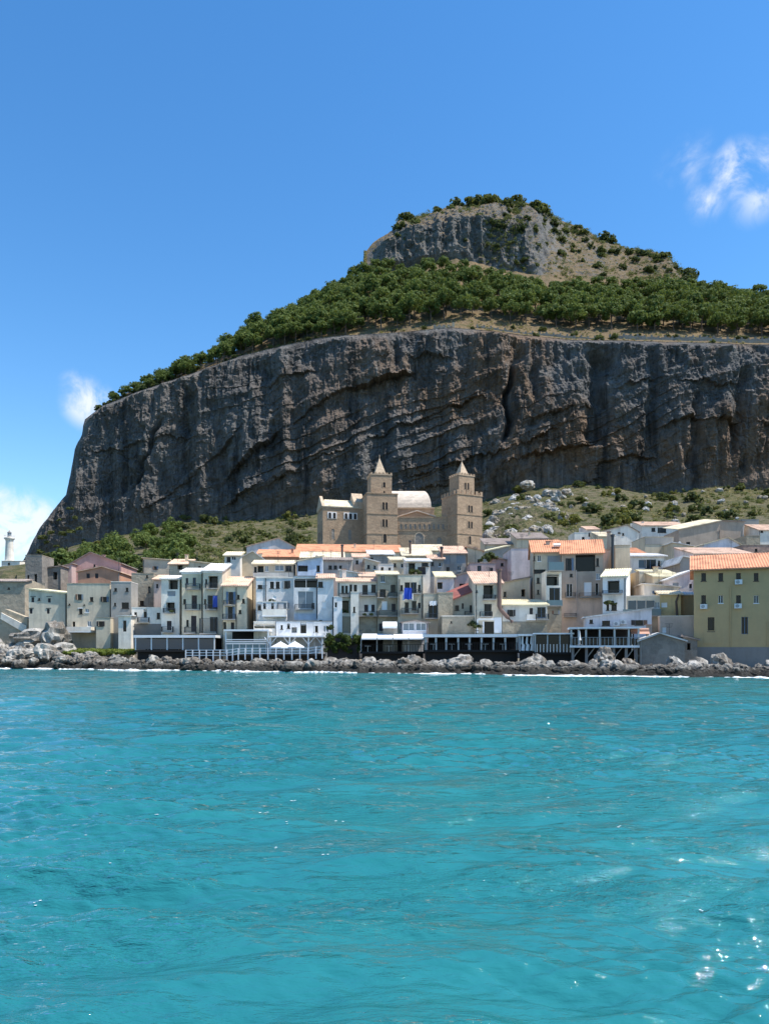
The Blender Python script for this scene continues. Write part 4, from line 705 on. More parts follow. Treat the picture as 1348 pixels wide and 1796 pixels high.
# facade gable behind the portico
Yg = CY+5.5; mb, b_ = cpart('facade_gable', 'cathedral')
mb.prism([W(694,965,Yg), W(763,965,Yg), W(763,906,Yg), W(731,896,Yg), W(694,907,Yg)], (0,14,0)); b_()
mb, b_ = cpart('gable_roof', 'cathroof'); A, B, C = W(693,906,Yg-.4), W(731,894.6,Yg-.4), W(764,905,Yg-.4); d = Vector((0,14,0))
roof_sheet(mb, A+d, A, B, B+d, False, .3); roof_sheet(mb, C, C+d, B+d+Vector((.02,0,0)), B+Vector((.02,0,0)), False, .3); b_()
# upper block with the rounded transept roof
Yt = CY+19; mb, b_ = cpart('transept_block', 'cathedral'); mb.box(xat(684,Yt), xat(761,Yt), Yt, Yt+12, zat(975,Yt), zat(891,Yt)); b_()
mb, b_ = cpart('transept_roof', 'cathroof'); prof = []
for i in range(9): a = math.pi/2*i/8; prof.append((Yt+7.5*(1-math.cos(a)), zat(891,Yt)+.25+(zat(863,Yt+7)-zat(891,Yt))*math.sin(a)))
prof += [(Yt+15-(q-Yt), z) for q, z in prof[-2::-1]]
xa = xat(684, Yt)
def xe(z): f = (z-zat(891,Yt))/(zat(863,Yt+7)-zat(891,Yt)); return xat(756, Yt)-1.9*max(0,f)**2.2
n = len(prof); mb.add([(xa,q,z) for q, z in prof]+[(xe(z),q,z) for q, z in prof], [(i, n+i, n+i+1, i+1) for i in range(n-1)]+[tuple(range(n, 2*n)), tuple(range(n-1,-1,-1))]); tr = b_()
mb, b_ = cpart('roof_edge', 'cathlight'); mb.box(xa, xat(762,Yt), Yt-.3, Yt, zat(892,Yt), zat(890,Yt)); b_()
# left wing with its marble arcades
yawb = 14; th = R(yawb); kb = (CY+4)/F
wing = empty('left_wing', (0,0,0)); wing.parent = cath; Yw = CY+4; wing.location = Vector((xat(566, Yw), Yw, zat(965, Yw)))-c0; wing.rotation_euler = (0,0,th)
zb = zat(965, Yw); Hh = zat(890, Yw)-zb; wl = (636-566)*kb/math.cos(th); dl = (566-545)*kb/abs(math.sin(th)+.10)
MB().box(0, wl, 0, dl, -6, Hh).build('wall', 'cathedral', wing); cr = MB().box(-.2, wl, -.2, dl+.2, Hh, Hh+.45).build('cornice', 'cathlight', wing)
for px, n_ in ((582,2),(614,3)):
    cx_ = (px-566)*kb/math.cos(th)
    MB().box(cx_-n_*.72, cx_+n_*.72, -.10, -.01, zat(909,Yw)-zb, zat(897,Yw)-zb).build('arcade_panel', 'marble', wing)
    for i in range(n_): arch_window(wing, cx_+(i-(n_-1)/2)*1.42, zat(908.5,Yw)-zb, .8, 10*kb, -.10, frame='marble', fw=.1)
for px in (584, 614): arch_window(wing, (px-566)*kb, zat(945,Yw)-zb, 5.5*kb, 18*kb, 0, frame='cathedral', dark='dstone')
for i in range(3): arch_window(wing, -1.6-i*3.0, zat(912,Yw)-zb, 1.3, 13*kb, 0, side=0, frame='cathlight', dark='cathlight', fw=.2); arch_window(wing, -1.6-i*3.0, zat(946,Yw)-zb, 1.5, 17*kb, 0, side=0, frame='cathedral', dark='dstone', fw=.2)
mb = MB(); zr = zat(876, Yw+5)-zb; roof_sheet(mb, (0,-.3,Hh+.5), (wl-1.5,-.3,Hh+.5), (wl-2.2,dl*.45,zr), (1.2,dl*.45,zr), True, .2, .6); roof_sheet(mb, (wl-1.5,dl+.3,Hh+.5), (0,dl+.3,Hh+.5), (1.2,dl*.45+.02,zr), (wl-2.2,dl*.45+.02,zr), True, .2, .6); mb.build('roof', 't_cream', wing)
mb = MB(); mb.prism([(-.3,-.3,Hh+.45),(-.3,dl*.45,zr+1.0),(-.3,dl+.3,Hh+.45)], (.9,0,0)); mb.build('gable_wall', 'cathlight', wing)
mb = MB(); mb.prism([(wl-3,-.1,Hh+.45),(wl-3,-.1,Hh+2.2),(wl-3,dl*.35,zr+2.1),(wl-3,dl*.8,Hh+.45)], (3.4,0,0)); mb.build('gable_wall', 'cathlight', wing)
# ================================================================== LIGHTHOUSE, LIP WALL, HUTS
Yq = 285.0; lh = empty('lighthouse', W(17, 992, Yq)); tag(lh, 'white round lighthouse with gallery and lantern on the left headland', 'lighthouse'); kq = Yq/F
def lathe(prof, n=20):
    mb = MB(); m_ = len(prof); mb.add([(r*math.cos(2*math.pi*j/n), r*math.sin(2*math.pi*j/n), z) for r, z in prof for j in range(n)], [(i*n+j, i*n+(j+1) % n, (i+1)*n+(j+1) % n, (i+1)*n+j) for i in range(m_-1) for j in range(n)]+[tuple(range((m_-1)*n, m_*n))]); return mb
lathe([(1.75,-6),(1.72,1),(1.35,9.3),(1.5,9.9),(1.9,10.3)]).build('tower_shaft', 'white', lh, True); g_ = lathe([(1.95,10.3),(1.95,10.6),(1.0,10.65)]).build('gallery', 'white', lh)
mb = MB()
for j in range(14): an = 2*math.pi*j/14; mb.tube([(1.85*math.cos(an),1.85*math.sin(an),10.6),(1.85*math.cos(an),1.85*math.sin(an),11.5)], .04, 4)
mb.tube([(1.85*math.cos(2*math.pi*j/14),1.85*math.sin(2*math.pi*j/14),11.5) for j in range(15)], .04, 4); mb.build('railing', 'white', g_)
lathe([(.75,10.65),(.75,11.2)]).build('lantern_base', 'white', lh); l_ = lathe([(.7,11.2),(.7,12.6)], 10).build('lantern_glass', 'panelight', lh); lathe([(.85,12.6),(.75,12.8),(.25,13.2),(.05,13.6)], 12).build('lantern_roof', 'dgrey', lh)
mb = MB(); mb.box(-1.5, 5.5, -3, 1, -3, 1.5); mb.build('keeper_house', 'white', lh); mb = MB(); roof_sheet(mb, (-1.7,-3.2,1.55), (5.7,-3.2,1.55), (5.7,1.2,2.1), (-1.7,1.2,2.1)); mb.build('house_roof', 't_white', lh); MB().box(1.0,1.7,-3.06,-3.01,-.2,.8).build('window', 'pane', lh)
# crenellated wall along the lip of the cliff
def lip_wall(name, label, pa, pb, hgt, dY, off):
    r_ = empty(name, W(pa, float(lip_py(pa))-off, float(Yl(pa))+dY)); tag(r_, label, 'wall'); o_ = r_.location.copy(); n = int((pb-pa)/6); mb = MB(); mm = MB()
    P_ = []
    for i in range(n+1):
        px = pa+(pb-pa)*i/n; P_.append(W(px, float(lip_py(px))-off+1.2*math.sin(px*.05), float(Yl(px))+dY)-o_)
    for i in range(n):
        a, b = P_[i], P_[i+1]; hh = hgt*(1+.15*math.sin(i*1.7)); mb.prism([a+Vector((0,0,-3)), b+Vector((0,0,-3)), b+Vector((0,0,hh)), a+Vector((0,0,hh))], (0,.9,0))
        if i % 2 == 0: c_ = a.lerp(b, .45); mm.prism([a+Vector((0,.01,hh)), c_+Vector((0,.01,hh)), c_+Vector((0,.01,hh+.8)), a+Vector((0,.01,hh+.8))], (0,.85,0))
    mb.build('wall_body', 'dstone', r_); mm.build('merlons', 'dstone', r_)
lip_wall('rampart_wall', 'low crenellated stone rampart along the cliff top right of the lookout', 835, 1060, 1.3, 5, 5)
lip_wall('cliff_top_wall', 'stone rampart on the cliff top toward the right edge of the picture', 1068, 1420, 1.5, 6, 7)
r_ = empty('lookout_hut', W(776, 584, float(Yl(776))+1)); tag(r_, 'small ruined grey stone lookout block on the cliff edge', 'ruin'); MB().box(-4.4,4.2,0,5,-3,3.2).build('wall', 'dstone', r_)
mb = MB(); [mb.box(-4.4+i*2.2,-3.2+i*2.2,0,.8,3.2,3.9) for i in range(4)]; mb.build('merlons', 'dstone', r_); MB().box(4.6,5.8,1,2.2,-2,5.6).build('corner_post', 'stone', r_)
# ================================================================== SHORE RESTAURANTS
def deckY(px): return Yf(px)-5.0
def veranda(name, label, x0, x1, yroof0, yroof1, yfl, Y, nb, dep, glass='blueglass', glassfull=True, yaw=0, under=True, cols=None, roofmat='paint', colw=.16, rail=None, back=True):
    """open terrace on a deck: floor, columns, flat roof, back wall coloured dark for interior shade"""
    fc = Facade(x0, x1, Y, yaw); zf = zat(yfl, Y); root = empty(name, (fc.cx, Y, zf), fc.th); tag(root, label, 'restaurant')
    a, b = fc.lx(x0), fc.lx(x1); zr = zat(yroof1, Y)-zf; zt = zat(yroof0, Y)-zf
    MB().box(a-.1, b+.1, -.1, dep, -.25, 0).build('deck', 'deckshade' if under else 'paint', root)
    MB().box(a-.2, b+.2, -.25, dep, zr, zt).build('roof', roofmat, root)
    xs = [fc.lx(c) for c in cols] if cols else [a+(b-a)*i/nb for i in range(nb+1)]
    for x in xs: MB().box(x-colw/2, x+colw/2, 0, colw, 0, zr).build('column', 'paint' if x0 < 600 else 'shadedpaint', root)  # columns further right take the white greyed for shade
    if back: MB().box(a, b, dep-.2, dep, 0, zr).build('back_wall', 'deckshade', root)
    if glass:
        for i in range(len(xs)-1):
            g0 = MB(); top_ = zr-.12 if glassfull else zr*.4
            g0.box(xs[i]+colw/2+.02, xs[i+1]-colw/2-.02, .06, .10, .1, top_).build('glass_panel', glass, root)
    if under:
        z0 = float(ground(fc.cx, Y))-zf-1.2; MB().box(a+.1, b-.1, .5, dep-.3, z0, -.26).build('base_wall', 'deckshade', root)  # base wall coloured near-black for the shade below the deck
    # tables with white cloths inside
    rr = random.Random(int(x0)); n = int((b-a)/2.2)
    for i in range(n):
        x = a+1.1+i*2.2+rr.uniform(-.3,.3)
        tb = MB(); tb.box(x-.4, x+.4, 1.0, 1.8, .70, .76); tb.box(x-.05, x+.05, 1.35, 1.45, .01, .70)
        to = tb.mesh('dining_table'); tw = link('dining_table', to, 'cloth_white'); tw.location = root.location; tw.rotation_euler = root.rotation_euler
        tag(tw, f'small white dining table inside the {name.replace("_", " ")}', 'table', f'tables in the {name.replace("_", " ")}')
    return root, fc, zf
veranda('glass_veranda', 'white framed glass veranda in five bays above the left shore rocks', 238, 376, 1114, 1118.5, 1140, 103.0, 5, 4.5, glass='blueglass')
# glazed bar with white flat roof
root, fc, zf = veranda('glass_bar', 'pale teal glazed bar with white flat roof by the shore fence', 396, 470, 1104, 1107, 1147, 100.0, 1, 4.5, glass=None, under=True)
MB().box(fc.lx(396), fc.lx(468), -.06, .0, 0, zat(1126,100)-zf).build('glass_wall', 'teal', root)
mb = MB(); [mb.box(fc.lx(396), fc.lx(468), -.12, -.07, zat(y+.8,100)-zf, zat(y-.8,100)-zf) for y in (1122,1125.5,1129)]; mb.build('rail_band', 'paint', root)
for i in range(7): MB().box(fc.lx(397+i*11.6)-.03, fc.lx(397+i*11.6)+.03, -.11, -.065, 0, zat(1126,100)-zf-.2).build('mullion', 'paint', root)
# pergola with struts
root, fc, zf = veranda('white_pergola', 'white timber pergola with branching posts between bar and hedge', 473, 566, 1115, 1117.5, 1147, 99.0, 3, 4.2, glass=None, cols=[474,508,541,565])
for cpx in (474,508,541,565):
    x = fc.lx(cpx); zr = zat(1117.5,99)-zf; mb = MB()
    for s in (-1, 1): mb.tube([(x,.08,zr-1.0),(x+s*.8,.08,zr-.02)], .06, 6)
    mb.build('strut', 'paint', root)
# parasols
def parasol(label, px, py0, py1, Y, rad, shut=False):
    r_ = empty('parasol', W(px, py1, Y)); tag(r_, label, 'parasol'); zt = zat(py0, Y)-zat(py1, Y)
    MB().tube([(0,0,0),(0,0,zt+.1)], .035, 6).build('pole', 'paint', r_); mb = MB(); n = 8
    if shut: mb.tube([(0,0,zt*.35),(0,0,zt*.55),(0,0,zt)], .18, 8, .04)
    else: mb.add([(rad*math.cos(2*math.pi*i/n+.2), rad*math.sin(2*math.pi*i/n+.2), zt-.75) for i in range(n)]+[(0,0,zt)]+[(rad*math.cos(2*math.pi*i/n+.2), rad*math.sin(2*math.pi*i/n+.2), zt-.95) for i in range(n)], [(i,(i+1) % n,n) for i in range(n)]+[(n+1+i, n+1+(i+1) % n, (i+1) % n, i) for i in range(n)])
    mb.build('canopy', 'canvas', r_); MB().box(-.3,.3,-.3,.3,0,.06).build('base', 'grey', r_)
parasol('open white parasol on the left in front of the pergola', 492, 1125, 1147, 97.2, 1.35); parasol('open white parasol on the right in front of the pergola', 517, 1124.5, 1147, 97.4, 1.25)
parasol('closed parasol standing on the upper deck restaurant', 1016, 1108, 1131, 84.6, .2, True)
# shore fence
fence = empty('white_fence', W(450, 1152, 97.5)); tag(fence, 'white post and rail fence along the rocks in front of the bar', 'fence'); f0 = fence.location.copy()
FP = [(326,1152),(338,1152),(350,1152),(362,1152),(374,1152),(386,1152),(398,1152),(408,1151),(418,1149.5),(430,1149),(442,1149),(456,1149),(470,1149),(484,1149),(498,1149),(512,1149),(526,1149),(540,1149),(554,1147),(565,1147)]
pts = [W(px, py, Yf(px)-8.3)-f0 for px, py in FP]
for i, p_ in enumerate(pts):
    MB().box(p_.x-.07, p_.x+.07, p_.y-.07, p_.y+.07, p_.z-.6, p_.z+.95).build('post', 'paint', fence)
    if i+1 < len(pts):
        q_ = pts[i+1]
        for hh in (.9,.55,.2): MB().prism([p_+Vector((.08,-.03,hh-.05)), q_+Vector((-.08,-.03,hh-.05)), q_+Vector((-.08,-.03,hh+.05)), p_+Vector((.08,-.03,hh+.05))], (0,.06,0)).build('rail', 'paint', fence)
mb = MB(); mb.box(xat(400,97)-f0.x, xat(566,97)-f0.x, -.4, 5, -1.6, -.45+zat(1152,97.5)-zat(1149,97.5)); mb.build('footing', 'stone', fence)
# awning terrace and colonnade
Yaw = 95.2
root, fc, zf = veranda('awning_terrace', 'long dark terrace shaded by four sloping white awnings beside the hedge', 633, 744, 1118.5, 1119.5, 1143, Yaw, 4, 5.5, glass=None, roofmat='deckshade', colw=.1)
for i in range(4):
    a_, b_ = fc.lx(634+i*27.5), fc.lx(634+i*27.5+26.5); z0, z1 = zat(1119.5, Yaw)-zf, zat(1111.5, Yaw+4)-zf
    mb = MB(); mb.add([(a_,-.9,z0),(b_,-.9,z0),(b_,4,z1),(a_,4,z1)], [(0,1,2,3)]); mb.add([(a_,-.9,z0),(b_,-.9,z0),(b_,-.9,z0-.18),(a_,-.9,z0-.18)], [(0,3,2,1)]); mb.build('awning', 'canvas', root)
mb = MB(); railing(mb, fc.lx(634), fc.lx(743), -.05, 1.0, 0, .95, .35, .025); mb.build('railing', 'darkwood', root)
Yc = 91.0; COLS = [746.5,764,782,803,823,844,865,885.5,906]
root, fc, zf = veranda('colonnade_restaurant', 'long restaurant terrace with nine white square columns over the rocks', 744, 909, 1112.5, 1117.5, 1140, Yc, 8, 6, glass=None, cols=COLS, yaw=-8, colw=.24)
mb = MB(); railing(mb, fc.lx(746), fc.lx(906), -.06, 1.0, 0, .9, .3, .03); mb.build('railing', 'darkwood', root)
root, fc, zf = veranda('curtained_pavilion', 'narrow pavilion with tied white curtains at the end of the colonnade', 911, 936, 1112, 1115.5, 1142, 88.5, 1, 4, glass=None, yaw=-8)
for px in (916, 924, 932):
    x = fc.lx(px); zr = zat(1115.5, 88.5)-zf; MB().tube([(x,.2,.05),(x+.1,.2,zr*.4),(x-.05,.2,zr*.5),(x,.2,zr-.02)], .22, 8, .12).build('curtain', 'cloth_white', root)
root, fc, zf = veranda('picket_terrace', 'dark glazed terrace with white roof beam and pale picket posts', 938, 1003, 1110, 1112.5, 1144, 87.0, 3, 5, glass='pane', yaw=-10, colw=.12)
for i in range(11): x = fc.lx(941+i*5.8); MB().box(x-.06, x+.06, -.3, -.2, 0, .95).build('picket', 'shadedpaint', root)
root, fc, zf = veranda('upper_deck_restaurant', 'upper deck restaurant with white roof raised on dark piles near the stone hut', 1000, 1120, 1100, 1102.5, 1132, 85.0, 6, 5, glass='pane', glassfull=False, cols=[1001,1014,1027,1051,1077,1102,1119], yaw=-12, under=False, colw=.2)
mb = MB(); railing(mb, fc.lx(1001), fc.lx(1119), -.08, 1.0, 0, .95, .4, .03); mb.build('railing', 'shutterg', root)
z0 = -4.2
for px in (1004, 1028, 1052, 1076, 1098, 1116):
    x = fc.lx(px); MB().box(x-.15, x+.15, .3, .6, z0, -.26).build('pile', 'basegrey', root)
    mb = MB(); mb.tube([(x,.45,-1.5),(x+.9,.45,-.28)], .06, 6); mb.build('brace', 'grey', root)
MB().box(fc.lx(1002), fc.lx(1118), 3.5, 4.5, z0, -.26).build('base_wall', 'deckshade', root)  # wall under the raised deck, its shade put into the colour
aw = empty('rolled_awning', W(1121, 1112, 85.5), R(-12)); tag(aw, 'orange rolled awning over the right end of the upper deck', 'awning'); MB().tube([(-1.0,0,.45),(1.0,0,.45)], .22, 10).build('roll', 'awn_orange', aw); mb = MB(); mb.add([(-1,-.9,.0),(1,-.9,.0),(1,.8,.7),(-1,.8,.7)], [(0,1,2,3)]); mb.build('cloth', 'awn_orange', aw); mb = MB(); [mb.tube([(s,-.88,0),(s,-.88,-2.0)], .05, 6) for s in (-.95,.95)]; mb.build('frame', 'paint', aw)
# white kiosk building behind the awnings
h('kiosk', 'white kiosk with framed windows behind the sloping white awnings', 706, 750, 1092, 1142, 98.8, 'lav', 2.6, 'gablef', 1089, rcol='t_dark', wins='l 716 1099 18 12;l 738 1099 15 12;b 703 1099 3 8')
kk_ = empty('kiosk_awning', W(684, 1102, 98.6)); tag(kk_, 'small boxy white awning left of the white kiosk', 'awning'); mb = MB(); mb.prism([(0,-1.2,0),(0,-1.2,.25),(0,.6,.9),(0,.6,.0)], (1.9,0,0)); ao = mb.build('canopy', 'canvas', kk_); ao.location.x = -1; MB().box(-.95,.95,.1,.3,-3.2,0).build('counter', 'grey', kk_)
h('restaurant_hall', 'white restaurant hall with framed windows behind the glass bar', 445, 483, 1091, 1142, 102.2, 'white', 1.2, 'flat', rcol='white', wins='L 454 1098 16 8;L 473 1098 16 8', cat='restaurant')
h('restaurant_porch', 'white restaurant porch with tall dark door behind the pergola', 484, 583, 1090, 1142, 102.4, 'bluewhite', 1.2, 'flat', rcol='dgrey', wins='d 532 1100 9 20;b 506 1098 4 8;L 516 1105 8 9;b 494 1100 3 7;l 572 1103 8 10;b 554 1103 6 10', cat='restaurant')
ca = empty('porch_canopy', W(564, 1099, 100.6)); tag(ca, 'curved white canopy on a thin post right of the restaurant porch', 'canopy'); mb = MB()
for i in range(6): a0, a1 = i/6, (i+1)/6; q = lambda s: Vector((-1+2*s, -.6, .55*(1-s*s))); mb.prism([q(a0), q(a1), q(a1)+Vector((0,0,.1)), q(a0)+Vector((0,0,.1))], (0,1.4,0))
mb.build('canopy_sheet', 'canvas', ca); mb = MB(); [mb.tube([(x,-.5,-4),(x,-.5,.05)], .05, 6) for x in (-.9,.6)]; mb.build('post', 'paint', ca)
# ================================================================== PIPES, CLOTHS, SMALL THINGS
def thing_mesh(mb, name, mat, label, cat, smooth=False): o = mb.build(name, mat, None, smooth); tag(o, label, cat); return o
Yq = 97.0; r_ = empty('flue_pipe', W(875, 1066, Yq)); tag(r_, 'tall brown metal flue bending down across the white house', 'pipe'); o_ = r_.location.copy()
MB().tube([W(875,y,Yq)-o_ for y in (1064,1032,1000)], .28, 10).build('upright', 'rust', r_); MB().tube([W(875,1063,Yq)-o_, W(878,1070,Yq)-o_, W(890,1083,Yq)-o_, W(898,1091,Yq)-o_], .26, 10).build('elbow', 'rust', r_); MB().tube([W(875,1001,Yq)-o_, W(875,998,Yq)-o_], .36, 10).build('cowl', 'rust', r_)
for px, y0, y1, Y_, lb in ((719,951,977,141,'thin black chimney pipe standing before the cathedral portico'),(1073.5,941,1004,104,'black flue pipe rising past the end of the big orange roof'),(600,958,980,148,'short brown chimney pipe above the long cream roof'),(774,962,990,123,'dark chimney pipe at the left corner of the grey shuttered house')):
    r_ = empty('chimney_pipe', W(px, y1, Y_)); tag(r_, lb, 'pipe'); hh = (y1-y0)/F*Y_; MB().tube([(0,0,-1.5),(0,0,hh)], .22, 8).build('flue', 'rust' if px != 1073.5 else 'iron', r_); MB().tube([(0,0,hh+.02),(0,0,hh+.3)], .3, 8).build('cowl', 'iron', r_)
def sheet(name, label, px, py, w, hh, Y, mat):
    n, m_ = 14, 8; k = Y/F; P_ = np.zeros((m_, n, 3)); rg = np.random.default_rng(int(px)); ph = rg.random()*6
    for i in range(m_):
        for j in range(n):
            u_, v_ = j/(n-1)-.5, i/(m_-1); P_[i,j] = (u_*w*k*(1+.12*v_), -.08*math.sin(j*1.5+ph)*v_-.05*math.sin(j*.7+i*.4), (1-v_)*hh*k-.06*v_*math.cos(j*.9))
    me = grid_mesh(name, P_); o = link(name, me, mat); o.location = W(px, py+hh/2, Y); tag(o, label, 'laundry'); return o
sheet('hanging_sheet', 'bright blue bed sheet hanging from the grey balcony house', 715, 1041, 13, 20, 100.8, 'cloth_blue'); sheet('hanging_sheet', 'white sheet hanging left of the bright blue one', 707.5, 1047, 4.5, 12, 100.9, 'cloth_white'); sheet('hanging_sheet', 'white sheet hanging right of the bright blue one', 722, 1047, 4, 11, 100.9, 'cloth_white')
sheet('hanging_towel', 'blue towel hung over the balcony of the tall pale house', 377.5, 1055, 7, 20, 106.6, 'cloth_towel')
sheet('door_cloth', 'white cloth hanging above the wide dark double door', 759, 1058, 10, 8, 100.6, 'cloth_white')
mb = MB(); o_ = W(1186, 1112, 92.2); mb.tube([W(1185,1112,92.2)-o_, W(1186.5,1080,92.2)-o_, W(1185,1055,92.6)-o_, W(1189,1043,92.8)-o_], .22, 8, .1); vo = mb.build('creeper_stem', 'bark'); vo.location = o_; tag(vo, 'dry brown creeper stem climbing the ochre house corner', 'plant')
# skylights in the orange roof
for px, py, lb in ((976,955,'small pale skylight on the left of the orange roof'),(1022,957,'long pale skylight in the middle of the orange roof')):
    o = MB().box(-.9 if px > 1000 else -.5, .9 if px > 1000 else .5, -.5, .5, 0, .25).build('skylight', 't_white'); o.location = W(px, py+1, 106.5)+Vector((0,0,-.1)); o.rotation_euler = (R(22),0,R(-13)); tag(o, lb, 'skylight')
# ================================================================== ROCKS ON THE SHORE
def boulder_mesh(seed, mat, squash=.75, sub=3, rough=.5):
    bm = bmesh.new(); bmesh.ops.create_icosphere(bm, subdivisions=sub, radius=1.0); v = np.array([q.co[:] for q in bm.verts]); rg = np.random.default_rng(seed); o = rg.random(3)*50
    d = .85+.5*fbm(v[:,0]*.9+o[0], v[:,1]*.9+o[1], v[:,2]*.9+o[2], 3)+rough*.85*fbm(v[:,0]*2.3+o[1], v[:,1]*2.3+o[2], v[:,2]*2.3+o[0], 4, .6, ridged=True)
    v = v*d[:,None]*np.array([1.15,1.0,squash])
    for q, c in zip(bm.verts, v): q.co = c
    me = bpy.data.meshes.new('boulder'); bm.to_mesh(me); bm.free(); me.materials.append(MATS[mat]); return me
BM = [boulder_mesh(s, 'shorerock', .7+.05*(s % 4)) for s in range(8)]
rg = np.random.default_rng(21)
def put(me, name, loc, s, rot, label, cat, group):
    o = bpy.data.objects.new(name, me); COL.objects.link(o); o.location = loc; o.scale = s; o.rotation_euler = rot; tag(o, label, cat, group); return o
n_b = 0; spots = []
while n_b < 285:
    px = rg.uniform(-25, 1372); tq = rg.uniform(.0, 5.0); zone = 1.35 if px < 115 else (.9 if px < 560 else 1.0)
    if px < 115: tq = rg.uniform(0, 10)
    # solve for x on the shore at this column
    kx = (px-CX)/F; x = kx*(84.4+tq)/(1+.331*kx); y = shoreY(x)+tq
    s = zone*rg.uniform(.55, 1.2)*(1.2 if rg.random() < .15 else .85)
    if any((x-a)**2+(y-b)**2 < (.55*(s+c))**2 for a, b, c in spots): 
        if rg.random() < .97: continue
    spots.append((x, y, s)); top_ = float(np.interp(x, [-95,-46,-38,-30,-5,40,70], [2.9,2.6,1.45,1.05,1.0,.8,.75])); z = float(np.interp(tq, [0,1,3.5,8,13], [.05,.35,.8,1,1]))*top_-.05
    zone_lb = 'pale jagged boulder in the tall rock pile at the left shore' if px < 115 else 'jagged grey boulder on the shore before the glass veranda and bar' if px < 566 else 'dark jagged boulder on the shore under the hedge and colonnade' if px < 940 else 'dark jagged boulder on the shore under the decks and yellow building'
    put(BM[rg.integers(8)], 'shore_boulder', (x, y, z), (s*rg.uniform(.8,1.25), s*rg.uniform(.8,1.2), s*rg.uniform(.75,1.2)), (rg.normal()*.4, rg.normal()*.4, rg.uniform(0,6.28)), zone_lb, 'boulder', 'boulders along the shore '+('at the left pile' if px < 115 else 'before the veranda' if px < 566 else 'under the colonnade' if px < 940 else 'under the decks')); n_b += 1
for px, py, Y_, s, lb in ((96,1122,108,2.2,'large pale sunlit rock at the foot of the grey green house'),(1263,1166,78.5,1.0,'tall jagged rock standing before the yellow building'),(1060,1156,81,1.1,'humped dark rock in front of the upper deck piles')):
    r_ = put(BM[3], 'large_rock', W(px, py, Y_), (s*1.1, s*.9, s*1.1), (0,.2,px), lb, 'rock', None)
# foundation rock under the grey green house
o = put(BM[5], 'foundation_rock', W(72, 1120, 112), (4.0, 3, 1.9), (0,0,.4), 'dark rock mass carrying the grey green house', 'rock', None)
# rubble wall and ramp at the far left
r_ = empty('rubble_wall', W(20, 1112, 118)); tag(r_, 'ruined rubble wall with pale ramp left of the grey green house', 'wall'); MB().prism([(-7,0,-2),(2.6,0,-2),(2.6,0,2.6),(-1.0,0,4.0),(-7,0,3.6)], (0,1.5,0)).build('wall_body', 'stone', r_); MB().prism([(-1.5,-.4,2.4),(2.6,-.4,.0),(2.6,-.4,1.3),(-1.4,-.4,3.4)], (0,.35,0)).build('ramp', 'white', r_)
MB().prism([(-5,-.6,-2.4),(4.5,-.6,-2.4),(4.5,-.6,-1.2),(-5,-.6,-.9)], (0,.5,0)).build('low_parapet', 'stone', r_)
# foam along the waterline
m, t, p = principled('foam'); g = N(t, 'ShaderNodeNewGeometry'); p.inputs['Base Color'].default_value = (.86,.88,.88,1); p.inputs['Roughness'].default_value = .9; n1 = noise(t, g.outputs['Position'], 5, 4, .7); bump(t, p, n1, 1, .1); MATS['foam'] = m
xs = np.linspace(-92, 66, 1500); rows = 7; q = np.zeros((rows, len(xs), 3)); base = shoreY(xs)-.75+1.6*vnoise(xs*.12, xs*0, xs*0)
wid = np.clip(.34+.45*fbm(xs*.35, xs*0+3, xs*0, 3)+.3*fbm(xs*1.7, xs*0+9, xs*0, 2), 0.04, 1.2)
hgt = np.clip(.07+.10*fbm(xs*.6, xs*0+5, xs*0, 3)+.14*fbm(xs*2.5, xs*0+6, xs*0, 2), 0.02, .4)
for i in range(rows):
    s = i/(rows-1); q[i,:,0] = xs; q[i,:,1] = base+.5-s*(wid*1.5+.5)+.1*vnoise(xs*5, xs*0+i, xs*0); q[i,:,2] = np.where(wid > .03, .03+hgt*np.sin(math.pi*np.clip(1-s, 0, 1)**.8)*(.7+.3*vnoise(xs*4, xs*0+i*3, xs*0)), -.6)
    q[i,:,2] = np.where(s == 1, -.06, q[i,:,2])
o = link('shore_foam', grid_mesh('shore_foam', q, smooth=False), 'foam'); o['kind'] = 'stuff'; o['label'] = 'white surf foam along the foot of the rocks'
fl_ = []  # flat white flecks for foam specks and painted-in sun glints
for i in range(60):
    y = 8*(78/8)**rg.random(); x = rg.uniform(-.55, .55)*y
    if y > shoreY(x)-3: continue
    for j in range(rg.integers(1, 4)):
        s = (.008+.0007*y)*rg.uniform(.4, 1.1); xx, yy = x+rg.normal()*s*3, y+rg.normal()*s*3; z = .015+float(waves(np.array([[xx]]), np.array([[yy]]), np.array([[max(yy**2/3891*.9, .015)+.003*yy**.5]]))[0,0])
        fl_.append([(xx-s*1.8, yy, z), (xx-s*.2, yy-s, z), (xx+s*1.6, yy+s*.2, z), (xx+s*.1, yy+s*.9, z)])
o = link('foam_glints', quads_mesh('foam_glints', arr(fl_)), 'foam'); o['kind'] = 'stuff'; o['label'] = 'small white foam flecks and painted sun glints on the waves'
